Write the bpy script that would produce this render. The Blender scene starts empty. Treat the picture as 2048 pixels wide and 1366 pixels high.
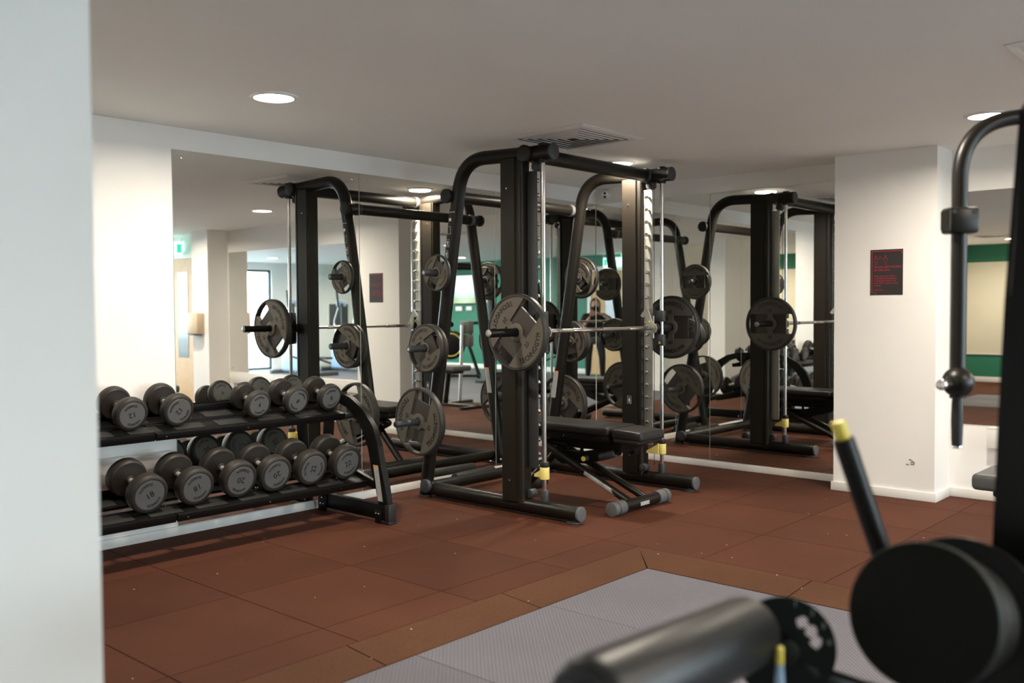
import bpy, bmesh, math, random
from mathutils import Vector, Matrix
random.seed(7)
PI = math.pi
S = bpy.context.scene
COL = S.collection

# ------------------------------------------------------------------ camera
cam_d = bpy.data.cameras.new('camera'); cam = bpy.data.objects.new('camera', cam_d); COL.objects.link(cam)
cam_d.sensor_width = 36.0; cam_d.lens = 33.028; cam_d.clip_start = 0.05; cam_d.clip_end = 200
yaw, pitch, roll = 0.730583659, -0.0342603484, -0.0062004
F = Vector((math.cos(yaw)*math.cos(pitch), math.sin(yaw)*math.cos(pitch), math.sin(pitch)))
R_ = F.cross(Vector((0, 0, 1))).normalized(); U_ = R_.cross(F)
R2 = math.cos(roll)*R_ + math.sin(roll)*U_; U2 = -math.sin(roll)*R_ + math.cos(roll)*U_
m = Matrix((R2, U2, -F)).transposed().to_4x4(); m.translation = Vector((0, 0, 1.30))
cam.matrix_world = m
cam_d.dof.use_dof = True; cam_d.dof.focus_distance = 5.6; cam_d.dof.aperture_fstop = 2.0
S.camera = cam

# ------------------------------------------------------------------ world, colour management
W = bpy.data.worlds.new('world'); S.world = W; W.use_nodes = True
bg = W.node_tree.nodes['Background']; bg.inputs[0].default_value = (0.79, 0.885, 0.98, 1); bg.inputs[1].default_value = 17.0
S.view_settings.view_transform = 'Standard'; S.view_settings.look = 'None'
S.view_settings.exposure = 0.68; S.view_settings.gamma = 1.0; S.view_settings.use_curve_mapping = False
S.cycles.max_bounces = 14; S.cycles.diffuse_bounces = 8; S.cycles.glossy_bounces = 10
S.cycles.transmission_bounces = 8; S.cycles.transparent_max_bounces = 12
S.cycles.sample_clamp_indirect = 15.0
LAMP_W, LAMP_E = 24.5, 16.0
LAMP_COL = (1.0, 0.89, 0.74)

def portal(name, loc, rot, sx, sy):
    l = bpy.data.lights.new(name, 'AREA'); l.shape = 'RECTANGLE'; l.size = sx; l.size_y = sy
    l.cycles.is_portal = True
    o = bpy.data.objects.new(name, l); COL.objects.link(o); o.location = loc; o.rotation_euler = rot
portal('east_window_portal', (6.97, -5.2, 1.375), (0, PI/2, 0), 1.75, 4.0)
portal('south_door_portal', (2.05, -7.98, 1.1), (PI/2, 0, 0), 1.0, 2.2)
portal('south_window_portal', (4.8, -7.98, 1.3), (PI/2, 0, 0), 3.4, 2.0)

# ------------------------------------------------------------------ materials
MATS = {}
def mat(name, col, rough=0.5, metal=0.0, spec=0.5, noise=0.0, nscale=20.0, bump=0.0, bscale=200.0, emit=None, estr=0.0, rnd=0.0, coat=0.0):
    m = bpy.data.materials.new(name); m.use_nodes = True
    nt = m.node_tree; b = nt.nodes['Principled BSDF']
    b.inputs['Roughness'].default_value = rough; b.inputs['Metallic'].default_value = metal
    b.inputs['Specular IOR Level'].default_value = spec; b.inputs['Coat Weight'].default_value = coat
    tc = nt.nodes.new('ShaderNodeTexCoord')
    nz = nt.nodes.new('ShaderNodeTexNoise'); nz.inputs['Scale'].default_value = nscale; nz.inputs['Detail'].default_value = 5
    nt.links.new(tc.outputs['Object'], nz.inputs['Vector'])
    mx = nt.nodes.new('ShaderNodeMix'); mx.data_type = 'RGBA'; mx.blend_type = 'MULTIPLY'; mx.inputs[0].default_value = 1.0
    mx.inputs[6].default_value = (*col, 1)
    rp = nt.nodes.new('ShaderNodeMapRange'); rp.inputs[1].default_value = 0.25; rp.inputs[2].default_value = 0.75
    rp.inputs[3].default_value = 1.0-noise; rp.inputs[4].default_value = 1.0+noise*0.6
    nt.links.new(nz.outputs['Fac'], rp.inputs[0])
    src = rp.outputs[0]
    if rnd > 0:
        oi = nt.nodes.new('ShaderNodeObjectInfo'); r2 = nt.nodes.new('ShaderNodeMapRange')
        r2.inputs[3].default_value = 1-rnd; r2.inputs[4].default_value = 1+rnd
        nt.links.new(oi.outputs['Random'], r2.inputs[0])
        ml = nt.nodes.new('ShaderNodeMath'); ml.operation = 'MULTIPLY'
        nt.links.new(src, ml.inputs[0]); nt.links.new(r2.outputs[0], ml.inputs[1]); src = ml.outputs[0]
    nt.links.new(src, mx.inputs[7]); nt.links.new(mx.outputs[2], b.inputs['Base Color'])
    if bump > 0:
        n2 = nt.nodes.new('ShaderNodeTexNoise'); n2.inputs['Scale'].default_value = bscale; n2.inputs['Detail'].default_value = 3
        nt.links.new(tc.outputs['Object'], n2.inputs['Vector'])
        bp = nt.nodes.new('ShaderNodeBump'); bp.inputs['Strength'].default_value = bump; bp.inputs['Distance'].default_value = 0.002
        nt.links.new(n2.outputs['Fac'], bp.inputs['Height']); nt.links.new(bp.outputs[0], b.inputs['Normal'])
    if emit:
        b.inputs['Emission Color'].default_value = (*emit, 1); b.inputs['Emission Strength'].default_value = estr
    MATS[name] = m; return m

wall_m = mat('white_wall_paint', (0.86, 0.85, 0.83), 0.65, noise=0.03, nscale=2.5, bump=0.15, bscale=120)
trim_m = mat('white_gloss_trim', (0.80, 0.79, 0.76), 0.35, noise=0.03, nscale=8)
ceil_m = mat('ceiling_paint', (0.89, 0.905, 0.885), 0.8, noise=0.03, nscale=1.2, bump=0.1, bscale=90)
green_m = mat('green_wall_paint', (0.015, 0.17, 0.10), 0.5, noise=0.05, nscale=3)
black_m = mat('black_powder_coat', (0.0090, 0.0076, 0.0058), 0.36, spec=0.32, noise=0.08, nscale=30, bump=0.08, bscale=500)
cover_m = mat('brown_black_column_cover', (0.0140, 0.0108, 0.0072), 0.44, spec=0.30, noise=0.05, nscale=6)
rack_m = mat('rack_black_paint', (0.0050, 0.0046, 0.0042), 0.36, spec=0.22, noise=0.08, nscale=25)
plast_m = mat('dark_grey_plastic', (0.038, 0.041, 0.046), 0.5, noise=0.06, nscale=40)
capg_m = mat('grey_rubber_cap', (0.10, 0.102, 0.105), 0.6, noise=0.08, nscale=40)
rubber_m = mat('black_rubber', (0.009, 0.0085, 0.008), 0.6, noise=0.1, nscale=50, bump=0.15, bscale=400)
matte_m = mat('matte_black_shell', (0.006, 0.0055, 0.0035), 0.62, spec=0.18, noise=0.05, nscale=20)
handle_m = mat('satin_handle_steel', (0.82, 0.81, 0.79), 0.34, 0.75, noise=0.04, nscale=60)
chrome_m = mat('chrome_steel', (0.78, 0.77, 0.75), 0.16, 1.0, noise=0.03, nscale=60)
steel_m = mat('brushed_steel', (0.55, 0.54, 0.52), 0.32, 1.0, noise=0.08, nscale=80)
hook_m = mat('grey_cast_metal', (0.42, 0.42, 0.38), 0.4, 0.5, noise=0.06, nscale=50)
pface_m = mat('plate_grey_rubber_face', (0.098, 0.086, 0.068), 0.55, noise=0.07, nscale=60, bump=0.12, bscale=500)
prim_m = mat('plate_dark_rim', (0.028, 0.026, 0.024), 0.48, noise=0.08, nscale=40)
pweb_m = mat('plate_recessed_web', (0.042, 0.037, 0.032), 0.5, noise=0.08, nscale=40)
ink_m = mat('black_embossed_lettering', (0.006, 0.006, 0.006), 0.45)
dbrim_m = mat('dumbbell_rubber', (0.024, 0.0200, 0.0165), 0.52, spec=0.38, noise=0.1, nscale=40, bump=0.08, bscale=500)
dbface_m = mat('dumbbell_grey_face', (0.110, 0.110, 0.108), 0.5, noise=0.15, nscale=160)
yel_m = mat('yellow_plastic', (0.80, 0.63, 0.10), 0.45, noise=0.03)
pale_yel_m = mat('pale_yellow_stopper', (0.86, 0.72, 0.22), 0.5, noise=0.03)
orange_m = mat('orange_print', (0.85, 0.25, 0.03), 0.5)
label_m = mat('silver_print_label', (0.42, 0.42, 0.42), 0.45, noise=0.25, nscale=90)
white_m = mat('white_print', (0.75, 0.75, 0.75), 0.5)
vinyl_m = mat('black_vinyl_upholstery', (0.013, 0.0125, 0.0122), 0.40, spec=0.4, noise=0.06, nscale=30, bump=0.2, bscale=350)
gvinyl_m = mat('grey_vinyl_upholstery', (0.085, 0.088, 0.09), 0.5, noise=0.05, nscale=30)
post_m = mat('poster_black', (0.022, 0.018, 0.018), 0.35, noise=0.04)
red_m = mat('poster_red_print', (0.50, 0.02, 0.05), 0.5)
wood_m = mat('oak_door_veneer', (0.60, 0.36, 0.13), 0.4, noise=0.12, nscale=9)
dark_m = mat('dark_teal_door_frame', (0.03, 0.055, 0.065), 0.4, noise=0.04)
vent_m = mat('white_vent_metal', (0.84, 0.84, 0.83), 0.45, noise=0.03)
ventd_m = mat('vent_dark_inside', (0.05, 0.045, 0.04), 0.8)
skin_m = mat('skin', (0.52, 0.30, 0.21), 0.5, noise=0.05)
hair_m = mat('brown_hair', (0.16, 0.085, 0.04), 0.5, noise=0.3, nscale=60)
cloth_m = mat('black_cotton', (0.012, 0.012, 0.012), 0.85, noise=0.1)
paper_m = mat('beige_plastic', (0.62, 0.50, 0.36), 0.5, noise=0.03)
cream_m = mat('cream_mirror_reflection', (0.78, 0.74, 0.60), 0.45, noise=0.03, nscale=3)  # even cream stands in for the reflection in the far wall mirror
lawn_m = mat('outside_paving', (0.24, 0.24, 0.23), 0.9, noise=0.3, nscale=4)
lamp_m = mat('lamp_diffuser', (0.9, 0.9, 0.9), 0.5, emit=(1.0, 0.88, 0.70), estr=LAMP_E)
exit_m = mat('exit_sign_lit_panel', (0.5, 0.8, 0.7), 0.4, emit=(0.45, 0.95, 0.80), estr=1.6)
exitg_m = mat('exit_sign_green_print', (0.02, 0.45, 0.25), 0.4, emit=(0.05, 0.55, 0.35), estr=0.8)
blue_m = mat('blue_grey_plastic', (0.30, 0.42, 0.58), 0.3, noise=0.03)

def mirror_material():
    m = bpy.data.materials.new('mirror_glass'); m.use_nodes = True; nt = m.node_tree
    b = nt.nodes['Principled BSDF']; b.inputs['Metallic'].default_value = 1; b.inputs['Roughness'].default_value = 0.0
    b.inputs['Base Color'].default_value = (0.87, 0.88, 0.85, 1)
    return m
mirror_m = mirror_material()
edge_m = mat('mirror_glass_edge', (0.45, 0.52, 0.48), 0.2, noise=0.02)

def glass_material():
    m = bpy.data.materials.new('clear_glass'); m.use_nodes = True; nt = m.node_tree
    for n in list(nt.nodes):
        if n.type == 'BSDF_PRINCIPLED': nt.nodes.remove(n)
    out = [n for n in nt.nodes if n.type == 'OUTPUT_MATERIAL'][0]
    t = nt.nodes.new('ShaderNodeBsdfTransparent'); t.inputs[0].default_value = (0.93, 0.97, 0.97, 1)
    g = nt.nodes.new('ShaderNodeBsdfGlossy'); g.inputs['Roughness'].default_value = 0.02
    x = nt.nodes.new('ShaderNodeMixShader'); x.inputs[0].default_value = 0.08
    nt.links.new(t.outputs[0], x.inputs[1]); nt.links.new(g.outputs[0], x.inputs[2]); nt.links.new(x.outputs[0], out.inputs[0])
    return m
glass_m = glass_material()

def rubber_floor(name, col, rnd):
    m = mat(name, col, 0.80, noise=0.16, nscale=2.2, rnd=rnd, spec=0.16)
    nt = m.node_tree; b = nt.nodes['Principled BSDF']; tc = [n for n in nt.nodes if n.type == 'TEX_COORD'][0]
    geo = nt.nodes.new('ShaderNodeNewGeometry')
    for n in nt.nodes:
        if n.type == 'TEX_NOISE': nt.links.new(geo.outputs['Position'], n.inputs['Vector'])
    f = nt.nodes.new('ShaderNodeTexNoise'); f.inputs['Scale'].default_value = 260; f.inputs['Detail'].default_value = 2
    nt.links.new(geo.outputs['Position'], f.inputs['Vector'])
    r = nt.nodes.new('ShaderNodeMapRange'); r.inputs[1].default_value = 0.3; r.inputs[2].default_value = 0.7; r.inputs[3].default_value = 0.72; r.inputs[4].default_value = 1.28
    nt.links.new(f.outputs['Fac'], r.inputs[0])
    mx = [n for n in nt.nodes if n.type == 'MIX'][0]
    m2 = nt.nodes.new('ShaderNodeMix'); m2.data_type = 'RGBA'; m2.blend_type = 'MULTIPLY'; m2.inputs[0].default_value = 1
    nt.links.new(mx.outputs[2], m2.inputs[6]); nt.links.new(r.outputs[0], m2.inputs[7])
    # pale crumbs
    v = nt.nodes.new('ShaderNodeTexVoronoi'); v.inputs['Scale'].default_value = 7.0
    nt.links.new(geo.outputs['Position'], v.inputs['Vector'])
    lt = nt.nodes.new('ShaderNodeMath'); lt.operation = 'LESS_THAN'; lt.inputs[1].default_value = 0.032
    nt.links.new(v.outputs['Distance'], lt.inputs[0])
    m3 = nt.nodes.new('ShaderNodeMix'); m3.data_type = 'RGBA'; m3.inputs[7].default_value = (0.55, 0.45, 0.38, 1)
    nt.links.new(lt.outputs[0], m3.inputs[0]); nt.links.new(m2.outputs[2], m3.inputs[6]); nt.links.new(m3.outputs[2], b.inputs['Base Color'])
    bp = nt.nodes.new('ShaderNodeBump'); bp.inputs['Strength'].default_value = 0.35; bp.inputs['Distance'].default_value = 0.002
    nt.links.new(f.outputs['Fac'], bp.inputs['Height']); nt.links.new(bp.outputs[0], b.inputs['Normal'])
    return m
tile_m = rubber_floor('brown_rubber_tile', (0.078, 0.0260, 0.0135), 0.12)
strip_m = rubber_floor('brown_rubber_edge_strip', (0.086, 0.036, 0.0175), 0.05)

def coin_mat():
    m = mat('grey_ribbed_mat', (0.130, 0.127, 0.155), 0.55, noise=0.08, nscale=1.8, rnd=0.10)
    nt = m.node_tree; b = nt.nodes['Principled BSDF']
    geo = nt.nodes.new('ShaderNodeNewGeometry'); sep = nt.nodes.new('ShaderNodeSeparateXYZ'); nt.links.new(geo.outputs['Position'], sep.inputs[0])
    prev = None
    for ax in (0, 1):
        k = nt.nodes.new('ShaderNodeMath'); k.operation = 'MULTIPLY'; k.inputs[1].default_value = 2*PI/0.02
        s = nt.nodes.new('ShaderNodeMath'); s.operation = 'SINE'
        nt.links.new(sep.outputs[ax], k.inputs[0]); nt.links.new(k.outputs[0], s.inputs[0])
        if prev:
            p = nt.nodes.new('ShaderNodeMath'); p.operation = 'MULTIPLY'; nt.links.new(prev.outputs[0], p.inputs[0]); nt.links.new(s.outputs[0], p.inputs[1]); prev = p
        else: prev = s
    bp = nt.nodes.new('ShaderNodeBump'); bp.inputs['Strength'].default_value = 0.6; bp.inputs['Distance'].default_value = 0.003
    nt.links.new(prev.outputs[0], bp.inputs['Height']); nt.links.new(bp.outputs[0], b.inputs['Normal'])
    mr = nt.nodes.new('ShaderNodeMapRange'); mr.inputs[1].default_value = -0.6; mr.inputs[2].default_value = 0.6; mr.inputs[3].default_value = 0.78; mr.inputs[4].default_value = 1.12
    nt.links.new(prev.outputs[0], mr.inputs[0])
    mx = [n for n in nt.nodes if n.type == 'MIX'][0]
    m2 = nt.nodes.new('ShaderNodeMix'); m2.data_type = 'RGBA'; m2.blend_type = 'MULTIPLY'; m2.inputs[0].default_value = 1
    nt.links.new(mx.outputs[2], m2.inputs[6]); nt.links.new(mr.outputs[0], m2.inputs[7]); nt.links.new(m2.outputs[2], b.inputs['Base Color'])
    return m
coin_m = coin_mat()

def tv_mat():
    m = mat('tv_reflection_glow', (0.02, 0.02, 0.02), 0.15); nt = m.node_tree; b = nt.nodes['Principled BSDF']  # windows opposite reflected in the screen, painted as a glowing ramp
    tc = [n for n in nt.nodes if n.type == 'TEX_COORD'][0]
    sep = nt.nodes.new('ShaderNodeSeparateXYZ'); nt.links.new(tc.outputs['Generated'], sep.inputs[0])
    nz = nt.nodes.new('ShaderNodeTexNoise'); nz.inputs['Scale'].default_value = 2.2; nt.links.new(tc.outputs['Generated'], nz.inputs['Vector'])
    a = nt.nodes.new('ShaderNodeMath'); a.operation = 'MULTIPLY_ADD'; a.inputs[1].default_value = 0.35
    nt.links.new(nz.outputs['Fac'], a.inputs[0]); nt.links.new(sep.outputs[2], a.inputs[2])
    cr = nt.nodes.new('ShaderNodeValToRGB'); e = cr.color_ramp.elements
    e[0].position = 0.35; e[0].color = (0.30, 0.42, 0.16, 1); e[1].position = 0.75; e[1].color = (0.75, 0.88, 0.95, 1)
    n = e.new(0.55); n.color = (0.45, 0.60, 0.62, 1)
    nt.links.new(a.outputs[0], cr.inputs[0]); nt.links.new(cr.outputs[0], b.inputs['Emission Color']); b.inputs['Emission Strength'].default_value = 0.9
    return m
tv_m = tv_mat()

# ------------------------------------------------------------------ mesh helpers
def B(): return bmesh.new()
def obj(name, bm, m, parent=None, kind=None, smooth=True, label=None):
    me = bpy.data.meshes.new(name)
    bmesh.ops.recalc_face_normals(bm, faces=bm.faces)
    bm.to_mesh(me); bm.free()
    if parent is not None and parent.get('_o') is not None:
        me.transform(Matrix.Translation(-Vector(parent['_o'])))
    if smooth:
        for p in me.polygons: p.use_smooth = True
        try: me.set_sharp_from_angle(angle=math.radians(38))
        except Exception: pass
    me.materials.append(m)
    o = bpy.data.objects.new(name, me); COL.objects.link(o)
    if parent is not None: o.parent = parent
    if kind: o['kind'] = kind
    if label: o['label'] = label
    return o
def root(name, label, cat, loc=(0, 0, 0), group=None, kind=None, world=True):
    o = bpy.data.objects.new(name, None); COL.objects.link(o); o.location = loc; o.empty_display_size = 0.1
    if world: o['_o'] = list(loc)
    if label: o['label'] = label
    if cat: o['category'] = cat
    if group: o['group'] = group
    if kind: o['kind'] = kind
    return o
def tag(o, label, cat, group=None):
    o['label'] = label; o['category'] = cat
    if group: o['group'] = group
    return o
def box(bm, a, b, bev=0.0, mtx=None):
    a = Vector(a); b = Vector(b); c = (a+b)/2; s = b-a
    r = bmesh.ops.create_cube(bm, size=1, matrix=Matrix.Translation(c) @ Matrix.Diagonal((abs(s.x), abs(s.y), abs(s.z), 1)))
    vs = r['verts']
    if bev > 0:
        es = list({e for v in vs for e in v.link_edges})
        r2 = bmesh.ops.bevel(bm, geom=es, offset=bev, segments=2, affect='EDGES', profile=0.5)
        vs = list({v for f in r2['faces'] for v in f.verts} | {v for v in vs if v.is_valid})
    if mtx is not None:
        allv = set(vs)
        st = list(vs)
        while st:
            v = st.pop()
            for e in v.link_edges:
                w = e.other_vert(v)
                if w not in allv: allv.add(w); st.append(w)
        bmesh.ops.transform(bm, matrix=mtx, verts=list(allv))
def fillet(pts, rad, seg=8):
    pts = [Vector(p) for p in pts]
    out = [pts[0]]
    for i in range(1, len(pts)-1):
        p = pts[i]; a = (pts[i-1]-p); b = (pts[i+1]-p); r = rad[i] if isinstance(rad, (list, tuple)) else rad
        an = a.angle(b); t = min(r/math.tan(an/2), a.length*0.49, b.length*0.49)
        A = p+a.normalized()*t; Bp = p+b.normalized()*t
        for k in range(seg+1):
            u = k/seg; out.append((1-u)**2*A+2*u*(1-u)*p+u*u*Bp)
    out.append(pts[-1]); return out
def tube(bm, pts, r, n=16, cap=True):
    pts = [Vector(p) for p in pts]; rings = []
    up = Vector((0, 0, 1)); d0 = (pts[1]-pts[0]).normalized()
    if abs(d0.dot(up)) > 0.9: up = Vector((1, 0, 0))
    side = d0.cross(up).normalized()
    for i, p in enumerate(pts):
        if i == 0: d = pts[1]-p
        elif i == len(pts)-1: d = p-pts[i-1]
        else: d = (pts[i+1]-p).normalized()+(p-pts[i-1]).normalized()
        d = d.normalized(); side = (side - d*side.dot(d)).normalized(); v = d.cross(side)
        rr = r[i] if isinstance(r, (list, tuple)) else r
        rings.append([bm.verts.new(p+side*rr*math.cos(2*PI*k/n)+v*rr*math.sin(2*PI*k/n)) for k in range(n)])
    for a, b in zip(rings, rings[1:]):
        for k in range(n): bm.faces.new((a[k], a[(k+1) % n], b[(k+1) % n], b[k]))
    if cap: bm.faces.new(rings[0][::-1]); bm.faces.new(rings[-1])
def cyl(bm, a, b, r, n=20, bev=0.0, r2=None):
    a = Vector(a); b = Vector(b); r2 = r if r2 is None else r2
    if bev > 0:
        d = (b-a).normalized()*bev
        tube(bm, [a, a+d*0.3, a+d, b-d, b-d*0.3, b], [r-bev, r-bev*0.3, r, r2, r2-bev*0.3, r2-bev], n)
    else: tube(bm, [a, b], [r, r2], n)
def lathe(bm, prof, n=40, mtx=None):
    """prof: (radius, z) list, revolved about z."""
    rings = []
    for r, z in prof:
        if r < 1e-6: rings.append([bm.verts.new((0, 0, z))])
        else: rings.append([bm.verts.new((r*math.cos(2*PI*k/n), r*math.sin(2*PI*k/n), z)) for k in range(n)])
    for a, b in zip(rings, rings[1:]):
        for k in range(n):
            k2 = (k+1) % n
            if len(a) == 1 and len(b) == 1: continue
            if len(a) == 1: bm.faces.new((a[0], b[k], b[k2]))
            elif len(b) == 1: bm.faces.new((a[k], a[k2], b[0]))
            else: bm.faces.new((a[k], a[k2], b[k2], b[k]))
    if mtx is not None: bmesh.ops.transform(bm, matrix=mtx, verts=[v for r in rings for v in r])
def prism(bm, poly, O, u, v, w, t0, t1):
    """extrude 2-D polygon (a,b)->O+a*u+b*v between w*t0 and w*t1"""
    O, u, v, w = Vector(O), Vector(u), Vector(v), Vector(w)
    lo = [bm.verts.new(O+u*a+v*b+w*t0) for a, b in poly]; hi = [bm.verts.new(O+u*a+v*b+w*t1) for a, b in poly]
    n = len(poly)
    bm.faces.new(lo[::-1]); bm.faces.new(hi)
    for i in range(n): bm.faces.new((lo[i], lo[(i+1) % n], hi[(i+1) % n], hi[i]))
def ball(bm, c, r, n=16):
    bmesh.ops.create_uvsphere(bm, u_segments=n, v_segments=n//2+2, radius=r, matrix=Matrix.Translation(Vector(c)))

# ---- lettering
_gc = {}
def glyph(s, depth=0.03):
    k = (s, depth)
    if k in _gc: return _gc[k]
    c = bpy.data.curves.new('t', 'FONT'); c.body = s; c.size = 1; c.extrude = depth; c.align_x = 'CENTER'; c.resolution_u = 2
    o = bpy.data.objects.new('t', c); COL.objects.link(o)
    dg = bpy.context.evaluated_depsgraph_get(); dg.update()
    ev = o.evaluated_get(dg); me = ev.to_mesh()
    vs = [v.co.copy() for v in me.vertices]; fs = [tuple(p.vertices) for p in me.polygons]
    ev.to_mesh_clear(); bpy.data.objects.remove(o); bpy.data.curves.remove(c)
    _gc[k] = (vs, fs); return _gc[k]
def put_text(bm, s, M, depth=0.03):
    vs, fs = glyph(s, depth); nv = [bm.verts.new(M @ v) for v in vs]
    for f in fs:
        try: bm.faces.new([nv[i] for i in f])
        except ValueError: pass
WD = {'T': .62, 'E': .62, 'C': .70, 'H': .74, 'N': .76, 'O': .78, 'G': .78, 'Y': .66, 'M': .84}
def arc_text(bm, s, rad, size, z, ca=-PI/2, sc=1.0):
    tot = sum(WD.get(ch, .7) for ch in s)*size*sc*1.12
    a = ca - tot/rad/2
    for ch in s:
        w = WD.get(ch, .7)*size*sc*1.12; am = a+w/rad/2; a += w/rad
        right = Vector((-math.sin(am), math.cos(am), 0))*sc; up = Vector((-math.cos(am), -math.sin(am), 0))
        P = Vector((math.cos(am), math.sin(am), 0))*rad + Vector((0, 0, z))
        M = Matrix((right*size, up*size, Vector((0, 0, 1))*size)).transposed().to_4x4(); M.translation = P
        put_text(bm, ch, M, 0.04)

# ------------------------------------------------------------------ dimensions
XE, YN, ZC = 6.79, 5.07, 2.36
XW, YS = -1.4, -7.8
XW2, YW2 = -3.9, 0.9

# ------------------------------------------------------------------ room shell
def wall(name, axis, c0, c1, a0, a1, z0, z1, holes=(), m=wall_m):
    """wall slab between c0..c1 on axis, spanning a0..a1 on the other axis, with rectangular holes (a0,a1,z0,z1)"""
    bm = B(); cuts = sorted({a0, a1, *[h[0] for h in holes], *[h[1] for h in holes]})
    for s, e in zip(cuts, cuts[1:]):
        hs = [h for h in holes if h[0] <= s+1e-6 and h[1] >= e-1e-6]
        spans = [(z0, z1)] if not hs else [(z0, hs[0][2]), (hs[0][3], z1)]
        for p, q in spans:
            if q-p < 1e-4: continue
            if axis == 'x': box(bm, (c0, s, p), (c1, e, q))
            else: box(bm, (s, c0, p), (e, c1, q))
    bmesh.ops.remove_doubles(bm, verts=bm.verts, dist=1e-5)
    return obj(name, bm, m, kind='structure', smooth=False)
bm = B(); box(bm, (XW2-.2, YS-.2, -0.14), (XE+.2, YN+.2, -0.05)); floor = obj('floor', bm, rubber_m, kind='structure', smooth=False)
bm = B(); box(bm, (XW2-.2, YS-.2, ZC), (XE+.2, YN+.2, ZC+.12)); obj('ceiling', bm, ceil_m, kind='structure', smooth=False)
wall('wall_north', 'y', YN, YN+.16, XW2-.2, XE+.2, -.05, ZC)
wall('wall_east', 'x', XE, XE+.16, YS-.16, YN, -.05, ZC, [(-7.2, -3.2, .5, 2.25)])
wall('wall_south', 'y', YS-.16, YS, XW-.2, XE, -.05, ZC, [(1.55, 2.55, 0.0, 2.2), (3.1, 6.5, .3, 2.3)])
wall('wall_west', 'x', XW-.12, XW, -.45, 1.5, -.05, ZC)
wall('wall_west_green', 'x', XW-.12, XW, YS-.16, -.45, -.05, ZC, m=green_m)
wall('wall_west_far', 'x', XW2-.12, XW2, YW2, YN, -.05, ZC, m=green_m)
wall('wall_south_far', 'y', YW2-.12, YW2, XW2-.12, XW-.12, -.05, ZC)
wall('wall_partition_near', 'y', 1.70, 1.875, XW, 0.766, -.05, ZC)
wall('wall_partition_far', 'y', 2.78, 3.07, -.85, 0.877, -.05, ZC)
# pillars on the east wall
bm = B(); box(bm, (6.49, 2.055, -.05), (XE, 2.745, ZC)); obj('wall_pillar_east', bm, wall_m, kind='structure', smooth=False)
bm = B(); box(bm, (6.49, -1.40, -.05), (XE, -1.0, ZC)); obj('wall_pillar_south_east', bm, wall_m, kind='structure', smooth=False)
bm = B(); box(bm, (4.73, -4.2, -.05), (5.35, -3.85, ZC)); obj('wall_column_middle', bm, wall_m, kind='structure', smooth=False)
# baseboards
def bb(name, a, b): bm = B(); box(bm, a, b, 0.003); obj(name, bm, trim_m, kind='structure')
bb('baseboard_north', (XW2, YN-.014, 0), (XE-.013, YN, .052))
bb('baseboard_east', (XE-.013, 2.76, 0), (XE, YN, .052))
bb('baseboard_pillar_front', (6.476, 2.041, 0), (6.49, 2.759, .062)); bb('baseboard_pillar_side', (6.49, 2.041, 0), (XE-.014, 2.055, .062))
bb('baseboard_pillar_rear', (6.49, 2.745, 0), (XE-.014, 2.759, .062))
bb('baseboard_bay', (XE-.014, -1.0, 0), (XE, 2.041, .062))
bb('baseboard_west_green', (XW, YS, 0), (XW+.014, -1.25, .10)); bb('baseboard_west_far', (XW2, YW2, 0), (XW2+.014, YN-.014, .09))
bb('baseboard_south', (XW+.014, YS, 0), (1.5, YS+.014, .09))
bb('baseboard_partition', (XW, 1.875, 0), (0.79, 1.889, .062)); bb('baseboard_partition_south', (XW, 1.686, 0), (0.79, 1.70, .062))
# outside ground
bm = B(); box(bm, (-60, -60, -.6), (60, 60, -.45)); obj('floor_outside_paving', bm, lawn_m, kind='structure', smooth=False)

# ---- rubber tiles (children of the floor)
_tc = {}
def tile(name, x0, x1, y0, y1, m, ztop=0.0, gap=0.0018):
    k = (round(x1-x0, 3), round(y1-y0, 3), m.name, ztop)
    if k not in _tc:
        bm = B(); w, h = (x1-x0)/2-gap, (y1-y0)/2-gap
        box(bm, (-w, -h, -0.05), (w, h, ztop), 0.0022)
        me = bpy.data.meshes.new(name); bm.to_mesh(me); bm.free(); me.materials.append(m); _tc[k] = me
    o = bpy.data.objects.new(name, _tc[k]); COL.objects.link(o); o.parent = floor
    o.location = ((x0+x1)/2, (y0+y1)/2, 0)
    return o
xs = [1.64+.67*i for i in range(-11, 4)] + [4.25, 4.93, 5.61, 6.29, XE]
xs = [XW2] + [x for x in xs if x > XW2+.1]
rows = [3.12, 3.79, 4.46, YN]
for x0, x1 in zip(xs, xs[1:]):
    for y0, y1 in zip(rows, rows[1:]):
        if x0 > -1.4 and x1 < .6 and y1 < 4.0 and False: continue
        tile('tile', x0, x1, y0, y1, tile_m)
    if x1 < 4.26: tile('tile', x0, x1, 2.89, 3.12, tile_m)
ey = [3.12, 2.50, 1.84, 1.17, .50, -.17, -.84, -1.51, -2.18, -2.40]
for x0, x1 in [(4.25, 4.93), (4.93, 5.61), (5.61, 6.29), (6.29, XE)]:
    for y1, y0 in zip(ey, ey[1:]): tile('tile', x0, x1, y0, y1, tile_m)
MZ = -0.022
def edge_strip(p0, p1, q0, q1):   # outer edge p, inner edge q (lower)
    bm = B()
    o0, o1, i0, i1 = [Vector((*p, 0)) for p in (p0, p1)] + [Vector((*q, MZ+.003)) for q in (q0, q1)]
    top = [bm.verts.new(v) for v in (o0, o1, i1, i0)]; bot = [bm.verts.new(Vector((v.x, v.y, -.05))) for v in (o0, o1, i1, i0)]
    bm.faces.new(top); bm.faces.new(bot[::-1])
    for i in range(4): bm.faces.new((top[i], bot[i], bot[(i+1) % 4], top[(i+1) % 4]))
    o = obj('edge_strip', bm, strip_m, smooth=False); o.parent = floor
g = .003
sx = [-1.31+.0, -.42, .47, 1.36, 2.25, 3.14]
px0 = XW2
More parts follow.
